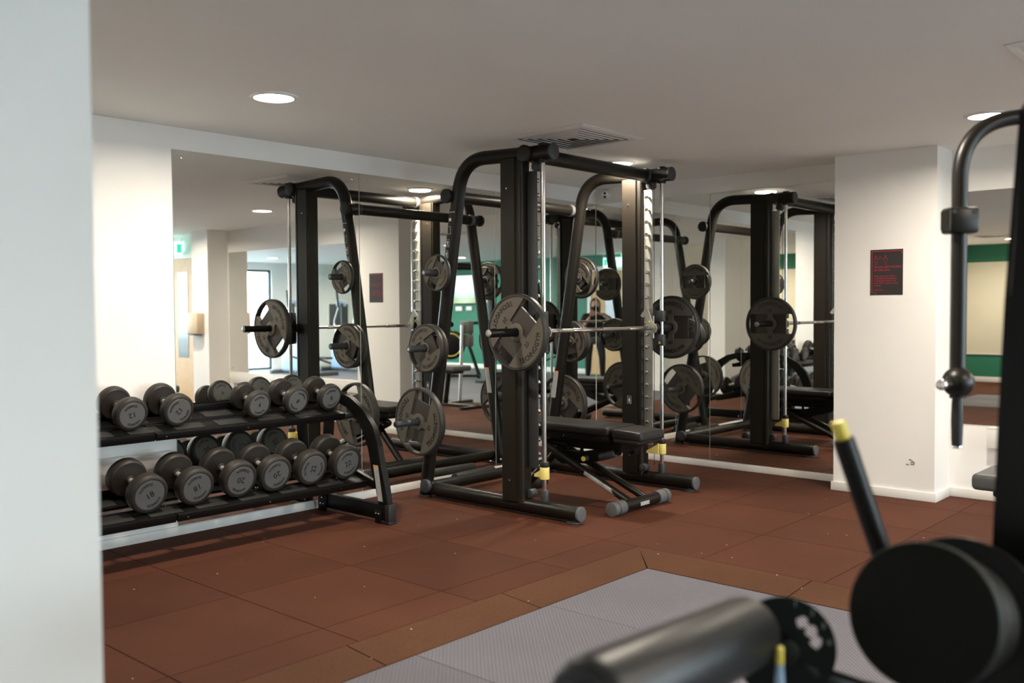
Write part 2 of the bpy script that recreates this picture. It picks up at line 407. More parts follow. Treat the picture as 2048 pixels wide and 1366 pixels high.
for a, b in zip([XW2, -3, -2.2]+sx, [-3, -2.2]+sx+[4.25]):
    ia, ib = a, (3.98 if b == 4.25 else b)
    edge_strip((a+g, 2.887), (b-g, 2.887), (ia+g, 2.655), (ib-g, 2.655))
yy = [2.89, 1.9, .95, 0.0, -.95, -1.9, -2.4]
for a, b in zip(yy, yy[1:]):
    ia = 2.655 if a == 2.89 else a
    edge_strip((4.247, a-g), (4.247, b+g), (3.985, ia-g), (3.985, b+g))
mx_ = [XW, -.5, .5, 1.5, 2.4, 3.2, 3.985]
my_ = [2.655, 1.75, .8, -.2, -1.2, -2.4, -3.4, -4.4, -5.4, -6.6, YS]
for x0, x1 in zip(mx_, mx_[1:]):
    for y1, y0 in zip(my_, my_[1:]): tile('mat_piece', x0, x1, y0, y1, coin_m, MZ, .001)
for x0, x1 in zip([3.985, 5.0, 5.9], [5.0, 5.9, XE]):
    for y1, y0 in zip(my_[5:], my_[6:]): tile('mat_piece', x0, x1, y0, y1, coin_m, MZ, .001)
for x0, x1 in zip([XW2, -2.6], [-2.6, XW]):
    for y1, y0 in zip([2.655, 1.5], [1.5, YW2]): tile('mat_piece', x0, x1, y0, y1, coin_m, MZ, .001)
for x0, x1 in zip([-1.30, -.4], [-.4, .5]): 
    bm = B(); box(bm, (x0, 3.13, 0), (x1-.002, 4.1, .006), .002); o = obj('mat_runner', bm, coin_m); o.parent = floor

# ------------------------------------------------------------------ mirrors
def mirror(label, axis, c, a0, a1, z0, z1, sgn, group=None):
    loc = ((a0+a1)/2, c, z0) if axis == 'y' else (c, (a0+a1)/2, z0)
    r = root('wall_mirror', label, 'mirror', loc, group)
    def bx(bm, off0, off1, a, b, p, q, bev=0):
        lo, hi = sorted((c+sgn*off0, c+sgn*off1))
        if axis == 'y': box(bm, (a, lo, p), (b, hi, q), bev)
        else: box(bm, (lo, a, p), (hi, b, q), bev)
    bm = B(); bx(bm, 0.0005, 0.0055, a0+.0015, a1-.0015, z0, z1); obj('glass_edge', bm, edge_m, r, smooth=False)
    bm = B(); bx(bm, 0.0055, 0.006, a0+.0025, a1-.0025, z0+.001, z1-.001); obj('mirror_glass', bm, mirror_m, r, smooth=False)
    n = Vector((0, sgn, 0)) if axis == 'y' else Vector((sgn, 0, 0))
    for a in (a0+.06, a1-.06):
        for z in (z0+.045, z1-.045):
            p = Vector((a, c, z)) if axis == 'y' else Vector((c, a, z))
            bm = B(); cyl(bm, p+n*.004, p+n*.012, .008, 12, .003); obj('mirror_screw', bm, chrome_m, r)
AX = [2.738, 4.098, 5.453, XE-.008]
for i, (a, b) in enumerate(zip(AX, AX[1:])):
    mirror(['frameless wall mirror panel at left end, behind the dumbbell rack', 'middle frameless mirror panel on left wall, behind the weight machine',
            'frameless mirror panel on left wall reaching into the room corner'][i], 'y', YN, a, b, .055, 2.232, -1)
BY = [2.76, 3.909, YN-.008]
mirror('frameless mirror panel on right wall, next to white pillar with poster', 'x', XE, BY[0], BY[1], .055, 2.232, -1)
mirror('frameless mirror panel on right wall reaching into the room corner', 'x', XE, BY[1], BY[2], .055, 2.232, -1)
mirror('shorter raised mirror in the bay right of the white pillar', 'x', XE, .55, 2.035, .503, 2.073, -1)
mirror('shorter raised bay mirror further from the poster pillar', 'x', XE, -.985, .548, .503, 2.073, -1)

# trunking boxes
def trunk(label, a, b):
    r = root('wall_trunking', label, 'trunking', ((a[0]+b[0])/2, (a[1]+b[1])/2, a[2]))
    bm = B(); box(bm, a, b, .004); obj('trunking_body', bm, trim_m, r)
    bm = B(); box(bm, (a[0]-.002, a[1]-.002, b[2]-.006), (b[0]+.0, b[1]+.0, b[2]+.002), .002); obj('trunking_lid', bm, trim_m, r)
trunk('white trunking box under the bay mirror', (XE-.07, -.9, .36), (XE, 1.80, .495))
trunk('white wall trunking behind the left part of dumbbell rack', (-.6, YN-.06, .36), (2.70, YN, .50))

# ------------------------------------------------------------------ poster
def poster():
    x, y0, y1, z0, z1 = 6.4895, 2.270, 2.488, 1.383, 1.692
    r = root('poster', 'small black and red social distancing poster on white pillar', 'poster', (x, (y0+y1)/2, z0))
    bm = B(); box(bm, (x-.003, y0, z0), (x, y1, z1)); obj('paper', bm, post_m, r, smooth=False)
    bm = B(); f = x-.0035
    def yz(u, v): return Vector((f, y1-u*(y1-y0), z1-v*(z1-z0)))   # u to the viewer's right, v down
    def bar(u0, u1, v0, v1):
        a, b = yz(u0, v0), yz(u1, v1); box(bm, (f-.0004, min(a.y, b.y), min(a.z, b.z)), (f+.0004, max(a.y, b.y), max(a.z, b.z)))
    bar(.04, .055, .03, .96); bar(.04, .97, .03, .042); bar(.958, .97, .03, .10); bar(.04, .2, .95, .96)
    obj('border_line', bm, red_m, r, smooth=False)
    bm = B()
    def line(s, u, v, size):
        P = yz(u, v); h = size
        M = Matrix((Vector((0, -1, 0))*h, Vector((0, 0, 1))*h, Vector((-1, 0, 0))*h)).transposed().to_4x4(); 
        vs, fs = glyph(s, .01); mn = min(p.x for p in vs)
        M.translation = P - Vector((0, -1, 0))*h*mn
        put_text(bm, s, M, .01)
    line('SOCIAL DISTANCING', .12, .405, .0190); line('IN THE GYM', .12, .475, .0190)
    for i, s in enumerate(['Please ensure you follow', 'social distancing guidelines', 'by keeping 2m apart from', 'your fellow residents where', 'possible.']):
        line(s, .12, .60+.052*i, .0142)
    line('Thank you', .12, .905, .0142); line('2m', .27, .165, .012)
    for u in (.17, .47):
        c = yz(u, .155)
        pts = [c+Vector((0, .006*math.cos(t*PI/6), .006*math.sin(t*PI/6))) for t in range(13)]; tube(bm, pts, .0008, 6)
        o = [(-.009, -.012), (-.011, -.034), (-.006, -.036), (-.006, -.055), (.006, -.055), (.006, -.036), (.011, -.034), (.009, -.012), (-.009, -.012)]
        tube(bm, [c+Vector((0, a, b)) for a, b in o], .0008, 6)
    a, b = yz(.24, .20), yz(.40, .20); tube(bm, [a, b], .0007, 6)
    for p, s in ((a, -1), (b, 1)):
        tube(bm, [p+Vector((0, s*.006, .004)), p, p+Vector((0, s*.006, -.004))], .0007, 6)
    obj('print', bm, red_m, r, smooth=False)
poster()
# chipped plaster on the pillar
bm = B()
for k in range(9):
    y = 2.20+random.uniform(-.022, .022); z = .25+random.uniform(-.018, .018)
    box(bm, (6.487, y, z), (6.4902, y+random.uniform(.006, .02), z+random.uniform(.005, .014)), .001)
tag(obj('plaster_chip', bm, hook_m), 'chipped plaster patch low on the poster pillar', 'damage')

# ------------------------------------------------------------------ ceiling fittings
lamp_l = bpy.data.lights.new('downlight_beam', 'AREA'); lamp_l.shape = 'DISK'; lamp_l.size = .18; lamp_l.energy = LAMP_W; lamp_l.color = LAMP_COL; lamp_l.spread = math.radians(168)
def downlight(x, y, label, group=None):
    r = root('ceiling_light', label, 'ceiling light', (x, y, ZC-.012), group)
    bm = B(); lathe(bm, [(.118, ZC), (.118, ZC-.006), (.112, ZC-.011), (.098, ZC-.011), (.096, ZC-.004), (.096, ZC)], 40, Matrix.Translation((x, y, 0))); obj('trim_ring', bm, vent_m, r)
    bm = B(); lathe(bm, [(0, ZC-.006), (.06, ZC-.007), (.097, ZC-.005)], 32, Matrix.Translation((x, y, 0))); obj('diffuser', bm, lamp_m, r)
    o = bpy.data.objects.new('light', lamp_l); COL.objects.link(o); o.parent = r; o.location = (0, 0, -.004)
downlight(2.71, 4.0, 'round ceiling downlight above the dumbbell rack')
downlight(5.64, 4.0, 'round ceiling downlight over the corner behind the weight machine')
downlight(5.66, 1.53, 'round ceiling downlight at right, above the bent machine arm')
for x, y, lab in [(2.75, 1.45, 'round ceiling downlight over the grey mat, just above the frame'), 
                  (-2.6, 4.0, 'round ceiling downlight nearest the far green wall in bay mirror'), (-2.6, 1.7, 'round ceiling downlight by the far painted mirror, partly hidden in bay mirror'),
                  (2.71, -.95, 'round ceiling downlight behind the person taking the photo'), (5.64, -.95, 'round ceiling downlight beside the small white pillar in left mirror'),
                  (0, -3.4, 'round ceiling downlight near the television on the green wall'), (2.71, -3.4, 'round ceiling downlight halfway to the far glass door'),
                  (5.64, -3.4, 'round ceiling downlight near the long side window'), (0, -6.0, 'round ceiling downlight above the notice panel wall'),
                  (2.71, -6.0, 'round ceiling downlight in front of the far glass door')]:
    downlight(x, y, lab, 'ceiling downlights behind the camera')
def vent(x0, x1, y0, y1, label):
    cx, cy = (x0+x1)/2, (y0+y1)/2; r = root('ceiling_vent', label, 'vent', (cx, cy, ZC-.02))
    h = (x1-x0)/2
    def ring(bm, ho, hi, zo, zi, t=.0025):
        o = [Vector((cx+a*ho, cy+b*ho, zo)) for a, b in ((-1, -1), (1, -1), (1, 1), (-1, 1))]
        i = [Vector((cx+a*hi, cy+b*hi, zi)) for a, b in ((-1, -1), (1, -1), (1, 1), (-1, 1))]
        for dz in (0, t):
            vo = [bm.verts.new(p+Vector((0, 0, dz))) for p in o]; vi = [bm.verts.new(p+Vector((0, 0, dz))) for p in i]
            for k in range(4): bm.faces.new((vo[k], vo[(k+1) % 4], vi[(k+1) % 4], vi[k]))
            if dz == 0: A = (vo, vi)
            else:
                for P, Q in ((A[0], vo), (A[1], vi)):
                    for k in range(4): bm.faces.new((P[k], P[(k+1) % 4], Q[(k+1) % 4], Q[k]))
    bm = B(); ring(bm, h, h-.035, ZC-.004, ZC-.012); ring(bm, h-.035, h-.042, ZC-.012, ZC-.002); obj('vent_frame', bm, vent_m, r, smooth=False)
    bm = B(); box(bm, (cx-h+.03, cy-h+.03, ZC-.003), (cx+h-.03, cy+h-.03, ZC+.0)); obj('backing', bm, ventd_m, r, smooth=False)
    a = h-.048
    while a > .03:
        bm = B(); ring(bm, a, a-.017, ZC-.011, ZC-.0135, .0022); obj('louver', bm, vent_m, r, smooth=False); a -= .043
vent(4.30, 4.94, 3.30, 3.94, 'square louvred ceiling vent above the black weight machine')
vent(4.20, 4.84, .44, 1.08, 'square louvred ceiling vent at the top right corner')
vent(-2.0, -1.4, 3.7, 4.3, 'square ceiling vent seen small in the bay mirror')
# small ceiling sensor dots
# dome camera near corner
r = root('dome_camera', 'white twin lens dome camera on the wall in the room corner', 'camera', (6.79, 4.95, 2.315))
bm = B(); lathe(bm, [(.048, 0), (.050, .012), (.044, .022), (.036, .024)], 28, Matrix.Translation((6.79, 4.95, 2.312)) @ Matrix.Rotation(-PI/2, 4, 'Y')); obj('base', bm, trim_m, r)
bm = B(); ball(bm, (6.765, 4.95, 2.305), .038, 20); obj('housing', bm, trim_m, r)
bm = B()
dirc = Vector((-.78, -.58, -.22)).normalized()
for dz in (.017, -.014):
    c = Vector((6.765, 4.95, 2.305))+dirc*.030+Vector((0, 0, dz)); cyl(bm, c, c+dirc*.010, .011, 14)
obj('lens', bm, rubber_m, r)

# ------------------------------------------------------------------ smith machine
XA, XB_ = 4.46, 5.79
def smith():
    r = root('smith_machine', 'tall black guided barbell rack frame in the middle of the room', 'gym machine', (XA, 4.1, 0))
    for s, x in ((-1, XA), (1, XB_)):
        out = s
        bm = B(); tube(bm, [(x, 4.74, .062), (x, 3.455, .062)], .045, 24); obj('base_tube', bm, black_m, r)
        bm = B(); cyl(bm, (x, 3.458, .062), (x, 3.44, .062), .0455, 24, .003); obj('end_cap', bm, capg_m, r)
        bm = B(); cyl(bm, (x, 3.50, .0), (x, 3.50, .012), .045, 24, .003); cyl(bm, (x, 3.50, .01), (x, 3.50, .03), .02, 12); obj('foot', bm, plast_m, r)
        bm = B(); cyl(bm, (x, 4.815, .0), (x, 4.815, .012), .052, 24, .003); obj('foot', bm, plast_m, r)
        path = fillet([(x, 3.70, 2.262), (x, 4.43, 2.292), (x, 4.815, .012)], .24, 12)
        bm = B(); tube(bm, path, .045, 24); obj('rear_post', bm, black_m, r)
        bm = B(); cyl(bm, (x, 3.795, 2.262), (x, 3.655, 2.260), .050, 24); obj('top_joint', bm, black_m, r)
        bm = B(); cyl(bm, (x, 3.657, 2.260), (x, 3.642, 2.260), .0505, 24, .003); obj('end_cap', bm, plast_m, r)
        bm = B(); cyl(bm, (x, 3.73, 2.30), (x, 3.73, 2.318), .03, 16, .003); obj('top_plug', bm, rubber_m, r)
        # joint discs on the outside
        for (y, z, rr) in ((3.835, 2.262, .052), (4.525, 2.058, .048), (4.752, .085, .046)):
            bm = B(); cyl(bm, (x+out*.040, y, z), (x+out*.072, y, z), rr, 24, .006); obj('joint_cap', bm, plast_m if z < 1 else rubber_m, r)
        for (y, z, rr) in ((3.835, 2.262, .052), (4.525, 2.058, .046)):
            bm = B(); cyl(bm, (x-out*.035, y, z), (x-out*.075, y, z), rr, 24, .004); obj('collar', bm, capg_m if z < 2.2 and s > 0 else plast_m, r)
        # column
        bm = B(); poly = [(-.055, 4.048), (-.055, 3.908), (.055, 3.908), (.055, 4.048)]
        prism(bm, poly, (x, 0, 0), (1, 0, 0), (0, 1, 0), (0, 0, 1), .085, 2.245)
        es = [e for e in bm.edges if abs(e.verts[0].co.z-e.verts[1].co.z) > 1]; bmesh.ops.bevel(bm, geom=es, offset=.012, segments=3, affect='EDGES')
        obj('column_cover', bm, cover_m, r)
        bm = B(); poly = [(-.05, 3.903), (-.05, 3.892)]+[(-.05+.025*(1-math.cos(t*PI/12)), 3.892-.022*math.sin(t*PI/12)) for t in range(1, 7)]+[(.025+.025*math.sin(t*PI/12), 3.892-.022*math.cos(t*PI/12)) for t in range(0, 7)]+[(.05, 3.903)]
        prism(bm, poly, (x, 0, 0), (1, 0, 0), (0, 1, 0), (0, 0, 1), .075, 2.25); obj('column_front', bm, cover_m, r)
        for (yy_, zz) in ((3.985, 2.06), (3.975, .215)):
            bm = B(); cyl(bm, (x-.052, yy_, zz), (x-.060, yy_, zz), .006, 12, .002); obj('cover_screw', bm, chrome_m, r)
        # pin plate on the inner side
        xi = x-s*.012
        bm = B(); lo, hi = sorted((xi, xi-s*.012)); box(bm, (lo, 3.797, .30), (hi, 3.874, 2.16), .002)
        obj('pin_plate', bm, plast_m if s < 0 else hook_m, r, label=None)
        for k in range(20):
            z = .385+k*.0905
            bm = B(); cyl(bm, (xi-s*.012, 3.823, z), (xi-s*.048, 3.823, z), .0105, 12, .002); cyl(bm, (xi-s*.038, 3.823, z), (xi-s*.050, 3.823, z), .0135, 12, .002)
            obj('hook_pin', bm, chrome_m, r)
        # counterweight pulleys and cable
        for z in (2.185, .135):
            y = 3.80 if z > 1 else 3.86
            bm = B(); cyl(bm, (x-s*.06, y, z), (x+s*.0, y, z), .028, 20, .004); obj('pulley_cover', bm, plast_m, r)
            bm = B(); cyl(bm, (x-s*.061, y, z), (x-s*.066, y, z), .007, 10); obj('pulley_bolt', bm, chrome_m, r)
        bm = B(); tube(bm, [(x-s*.03, 3.775, 2.18), (x-s*.03, 3.775, .16)], .0022, 8); obj('cable', bm, ink_m, r)
        # guide rod
        bm = B(); tube(bm, [(x, 3.73, .11), (x, 3.73, 2.225)], .0135, 20); obj('guide_rod', bm, chrome_m, r)
        bm = B(); cyl(bm, (x, 3.73, .10), (x, 3.73, .175), .026, 20, .003); obj('rod_cup', bm, plast_m, r)
        bm = B(); cyl(bm, (x, 3.73, 2.20), (x, 3.73, 2.222), .03, 20, .003); obj('rod_washer', bm, rubber_m, r)
        bm = B(); cyl(bm, (x, 3.73, .243), (x, 3.73, .318), .030, 24, .003)
        prism(bm, [(3.74, .318), (3.84, .26), (3.84, .243), (3.74, .243)], (xi-s*.02, 0, 0), (0, 1, 0), (0, 0, 1), (1, 0, 0), -.004, .004)
        st = obj('stopper', bm, pale_yel_m, r, label='pale yellow safety stopper')
        bm = B(); cyl(bm, (x, 3.73, .318), (x, 3.73, .350), .028, 24, .003); obj('stopper_ring', bm, rubber_m, r)
    # cross tubes
    for nm, y, z, rr in (('top_crossbar', 3.835, 2.262, .046), ('rear_crossbar', 4.525, 2.058, .040), ('base_crossbar', 4.745, .075, .040)):
        bm = B(); tube(bm, [(XA-.03, y, z), (XB_+.03, y, z)], rr, 24); obj(nm, bm, black_m, r)
    for x in (XA, XB_):
        bm = B(); box(bm, (x-.02, 3.50, .010), (x+.02, 4.70, .019)); obj('floor_runner', bm, rubber_m, r)
    # warning stickers on posts and the instruction decal
    def post_y(z): return 4.815-(z-.012)*(.385/2.28)*0.985
    def sticker(x, z0, z1, m, nm, w=.02, s=-1, dy=0.0):
        bm = B(); rr = .0457
        for k in range(8):
            t0, t1 = (k/8-.5)*w/rr*1.6, ((k+1)/8-.5)*w/rr*1.6
            v = []
            for z, t in ((z0, t0), (z0, t1), (z1, t1), (z1, t0)):
                v.append(bm.verts.new((x+s*rr*math.cos(t), post_y(z)-rr*math.sin(t)+dy, z)))
            bm.faces.new(v)
        return obj(nm, bm, m, r)
    sticker(XB_, .60, .80, label_m, 'warning_sticker', .034); sticker(XB_, .80, .812, orange_m, 'sticker_stripe', .034)
    sticker(XA, 1.63, 1.97, rubber_m, 'instruction_sticker', .044)
    bm = B(); x = XA-.0475
    def T(s_, y, z, h):
        M = Matrix((Vector((0, -1, 0))*h, Vector((0, 0, 1))*h, Vector((-1, 0, 0))*h)).transposed().to_4x4(); M.translation = Vector((x, y, z)); put_text(bm, s_, M, .01)
    T('MULTIPOWER', post_y(1.95)-.002, 1.945, .011)
    for z in (1.90, 1.83, 1.745, 1.67):
        y = post_y(z); h = .025 if z < 1.88 else .012; w = .014
        q = [(y-w, z-h), (y+w, z-h), (y+w, z+h), (y-w, z+h), (y-w, z-h)]
        if z != 1.90: tube(bm, [(x, a, b) for a, b in q], .0011, 6)
        else: box(bm, (x-.0005, y-.01, z-.01), (x+.0005, y+.01, z+.01))
        if z < 1.8:
            cyl(bm, (x, y, z+.012), (x-.001, y, z+.012), .004, 10); tube(bm, [(x, y, z+.008), (x, y, z-.006)], .003, 6)
            tube(bm, [(x, y-.009, z+.005), (x, y+.009, z+.005)], .0012, 6); tube(bm, [(x, y-.005, z-.018), (x, y, z-.005), (x, y+.005, z-.018)], .0013, 6)
    obj('pictogram', bm, white_m, r, smooth=False)
    bm = B(); x = XB_-.0565; y, z = 3.978, .625
    tube(bm, [(x, a, b) for a, b in ((y-.016, z-.026), (y+.016, z-.026), (y+.016, z+.03), (y-.016, z+.03), (y-.016, z-.026))], .001, 6)
    cyl(bm, (x, y, z+.014), (x-.001, y, z+.014), .005, 10); tube(bm, [(x, y, z+.008), (x, y, z-.008)], .005, 6); tube(bm, [(x, y-.01, z), (x, y+.01, z)], .002, 6); tube(bm, [(x, y-.006, z-.02), (x, y, z-.006), (x, y+.006, z-.02)], .0018, 6)
    obj('column_pictogram', bm, white_m, r, smooth=False)
    # storage horns
    for s, x in ((-1, XA), (1, XB_)):
        for z, ln in ((1.545, .235), (1.04, .300), (.54, .350)):
            y = post_y(z); bm = B(); cyl(bm, (x+s*.03, y, z), (x+s*ln, y, z), .0225, 20, .004); obj('storage_horn', bm, plast_m, r)
            bm = B(); cyl(bm, (x+s*ln, y, z), (x+s*(ln+.003), y, z), .012, 16); obj('horn_bolt', bm, chrome_m, r)
    return post_y
post_y = smith()

# barbell (slides on the rods)
def barbell():
    y, z = 3.77, 1.16
    r = root('barbell', 'silver guided barbell hooked across the black weight machine', 'barbell', (XA, y, z))
    bm = B(); cyl(bm, (XA+.0, y, z), (XB_-.0, y, z), .0125, 20); obj('shaft', bm, steel_m, r)
    for a, b in ((XA+.05, XA+.22), (XA+.34, XA+.66), (XB_-.36, XB_-.08)):
        bm = B(); cyl(bm, (a, y, z), (b, y, z), .0148, 20, .001); obj('grip_sleeve', bm, chrome_m, r)
    for s, x in ((-1, XA), (1, XB_)):
        bm = B(); cyl(bm, (x+s*.05, y, z), (x+s*.455, y, z), .0255, 24, .004); obj('weight_sleeve', bm, rack_m, r)
        bm = B(); cyl(bm, (x+s*.455, y, z), (x+s*.460, y, z), .022, 24, .002); obj('sleeve_cap', bm, steel_m, r)
        bm = B(); cyl(bm, (x+s*.03, y, z), (x+s*.13, y, z), .042, 24, .006); obj('sleeve_collar', bm, rubber_m, r)
        for za, zb in ((1.205, 1.285), (1.03, 1.112)):
            bm = B(); cyl(bm, (x, 3.73, za), (x, 3.73, zb), .028, 24, .003); box(bm, (x-.024, 3.735, za+.003), (x+.024, 3.775, zb-.003), .003); obj('guide_block', bm, plast_m, r)
        bm = B(); ball(bm, (x, 3.775, z), .04, 20); box(bm, (x-.02, 3.755, 1.05), (x+.02, 3.785, 1.26), .003); obj('bearing', bm, rubber_m, r)
        xi = x-s*.070
        poly = [(3.816, 1.306), (3.806, 1.306), (3.765, 1.20), (3.735, 1.18), (3.726, 1.155), (3.735, 1.13), (3.765, 1.117), (3.795, 1.13), (3.808, 1.155), (3.822, 1.245), (3.835, 1.236), (3.85, 1.236), (3.862, 1.247), (3.866, 1.243), (3.85, 1.268)]
        bm = B(); prism(bm, poly, (xi, 0, 0), (0, 1, 0), (0, 0, 1), (1, 0, 0), -.006, .006); obj('rack_hook', bm, hook_m, r)
        bm = B(); prism(bm, [(3.773, 1.20), (3.797, 1.20), (3.785, 1.222)], (xi-.0065, 0, 0), (0, 1, 0), (0, 0, 1), (1, 0, 0), -.0004, .0004); obj('hazard_sign', bm, yel_m, r)
        bm = B(); prism(bm, [(3.722, 1.045), (3.742, 1.045), (3.732, 1.064)], (x-.0285, 0, 0), (0, 1, 0), (0, 0, 1), (1, 0, 0), -.0006, .0006); obj('hazard_sign', bm, yel_m, r)
        for ay, az in ((3.742, 1.14), (3.742, 1.178), (3.79, 1.13)):
            bm = B(); cyl(bm, (xi-.006, ay, az), (xi-.010, ay, az), .004, 8); obj('hook_screw', bm, chrome_m, r)
barbell()

# ------------------------------------------------------------------ weight plates
def seg_poly(R, c, n=18):
    a0 = math.asin(c/R); return [(R*math.cos(a), R*math.sin(a)) for a in [a0+(PI-2*a0)*k/n for k in range(n+1)]]
def make_plate(D, t, num):
    R = D/2; me = {}
    def mk(name, bm, m):
        mm = bpy.data.meshes.new(name); bmesh.ops.recalc_face_normals(bm, faces=bm.faces); bm.to_mesh(mm); bm.free(); mm.materials.append(m)
        for p in mm.polygons: p.use_smooth = True
        mm.set_sharp_from_angle(angle=math.radians(35)); me[name] = mm
    bm = B(); h = t/2; ri = R*.915
    lathe(bm, [(ri, -h+.004), (ri+.003, -h), (R-.007, -h), (R-.002, -h+.004), (R, -h+.010), (R, h-.010), (R-.002, h-.004), (R-.007, h), (ri+.003, h), (ri, h-.004), (ri, -h+.004)], 56)
    mk('rim', bm, prim_m)
    c = R*.36
    for k, nm in ((0, 'grip_segment'), (1, 'grip_segment_b')):
        bm = B(); poly = seg_poly(ri+.001, c)
        if k: poly = [(-a, -b) for a, b in poly]
        prism(bm, poly, (0, 0, 0), (1, 0, 0), (0, 1, 0), (0, 0, 1), -h*.82, h*.82); mk(nm, bm, pface_m)
    bm = B(); prism(bm, [(-R*.60, -c), (R*.60, -c), (R*.60, c), (-R*.60, c)], (0, 0, 0), (1, 0, 0), (0, 1, 0), (0, 0, 1), -h*.30, h*.30); mk('web', bm, pweb_m)
    bm = B(); hr = max(R*.24, .040); lathe(bm, [(.028, -h*.9), (hr-.004, -h*.9), (hr, -h*.8), (hr, h*.8), (hr-.004, h*.9), (.028, h*.9), (.028, -h*.9)], 36)
    for s1 in (1, -1):   # bridges between hub and segments
        box(bm, (-R*.10, min(s1*c, s1*hr*.8), -h*.8), (R*.10, max(s1*c, s1*hr*.8)+0, h*.8))
    mk('hub', bm, pface_m)
    bm = B(); sz = R*.19
    for face in (0, 1):
        b2 = B()
        for k in (0, 1):
            b3 = B(); arc_text(b3, 'TECHNOGYM', R*.765+sz*.3, sz, h*.82+.0006, sc=.86)
            vs, fs = glyph(num, .02); s = R*.165
            M = Matrix.Scale(s, 4); M.translation = Vector((0, -R*.54, h*.82+.0006)); put_text(b3, num, M, .02)
            bmesh.ops.transform(b3, matrix=Matrix.Rotation(PI*k, 4, 'Z'), verts=b3.verts)
            tmp = bpy.data.meshes.new('x'); b3.to_mesh(tmp); b3.free(); b2.from_mesh(tmp); bpy.data.meshes.remove(tmp)
        if face: bmesh.ops.transform(b2, matrix=Matrix.Rotation(PI, 4, 'Y'), verts=b2.verts)
        tmp = bpy.data.meshes.new('x'); b2.to_mesh(tmp); b2.free(); bm.from_mesh(tmp); bpy.data.meshes.remove(tmp)
    mk('lettering', bm, ink_m)
    return me
P20 = make_plate(.468, .046, '20'); P10 = make_plate(.328, .036, '10'); P5 = make_plate(.248, .030, '5')
def plate(pm, x, y, z, side, spin, label, group):
    r = root('weight_plate', label, 'weight plate', (x, y, z), group, world=False)
    w = Vector((side, 0, 0)); v = Vector((0, 0, 1)); u = v.cross(w)
    M = Matrix((u, v, w)).transposed().to_4x4() @ Matrix.Rotation(math.radians(spin), 4, 'Z'); M.translation = Vector((x, y, z)); r.matrix_world = M
    for k in pm:
        nm = 'grip_segment' if k == 'grip_segment_b' else k
        o = bpy.data.objects.new(nm, pm[k]); COL.objects.link(o); o.parent = r
        if nm == 'lettering': o['kind'] = 'stuff'
    return r
G1 = 'rubber weight plates on the machine'
plate(P20, 4.262, 3.77, 1.16, -1, 50, 'large grey 20 plate on near end of the silver barbell', G1)
plate(P20, 5.985, 3.77, 1.16, 1, 0, 'large grey 20 plate on far end of the barbell, behind guide rod', G1)
hy = [(1.545, post_y(1.545)), (1.04, post_y(1.04)), (.54, post_y(.54))]
plate(P5, 4.345, hy[0][1], 1.545, -1, 60, 'smallest plate, on the top horn of the near machine post', G1)
plate(P10, 4.318, hy[1][1], 1.04, -1, 28, 'front one of two middle sized plates on near post', G1)
plate(P10, 4.357, hy[1][1], 1.04, -1, 75, 'rear one of two middle sized plates on near post', G1)
plate(P20, 4.33, hy[2][1], .54, -1, 72, 'large grey 20 plate on the lowest horn of near post', G1)
plate(P5, 5.88, hy[0][1], 1.545, 1, 50, 'small plate on top horn of the far post, nearest the post', G1)
plate(P10, 5.92, hy[0][1], 1.545, 1, 0, 'middle sized plate outside the small one on far post', G1)
plate(P10, 5.885, hy[1][1], 1.04, 1, 80, 'inner middle sized plate on the far post', G1)
plate(P10, 5.925, hy[1][1], 1.04, 1, 20, 'outer middle sized plate on the far post', G1)
plate(P20, 5.89, hy[2][1], .54, 1, 40, 'large grey 20 plate on the lowest horn of far post', G1)

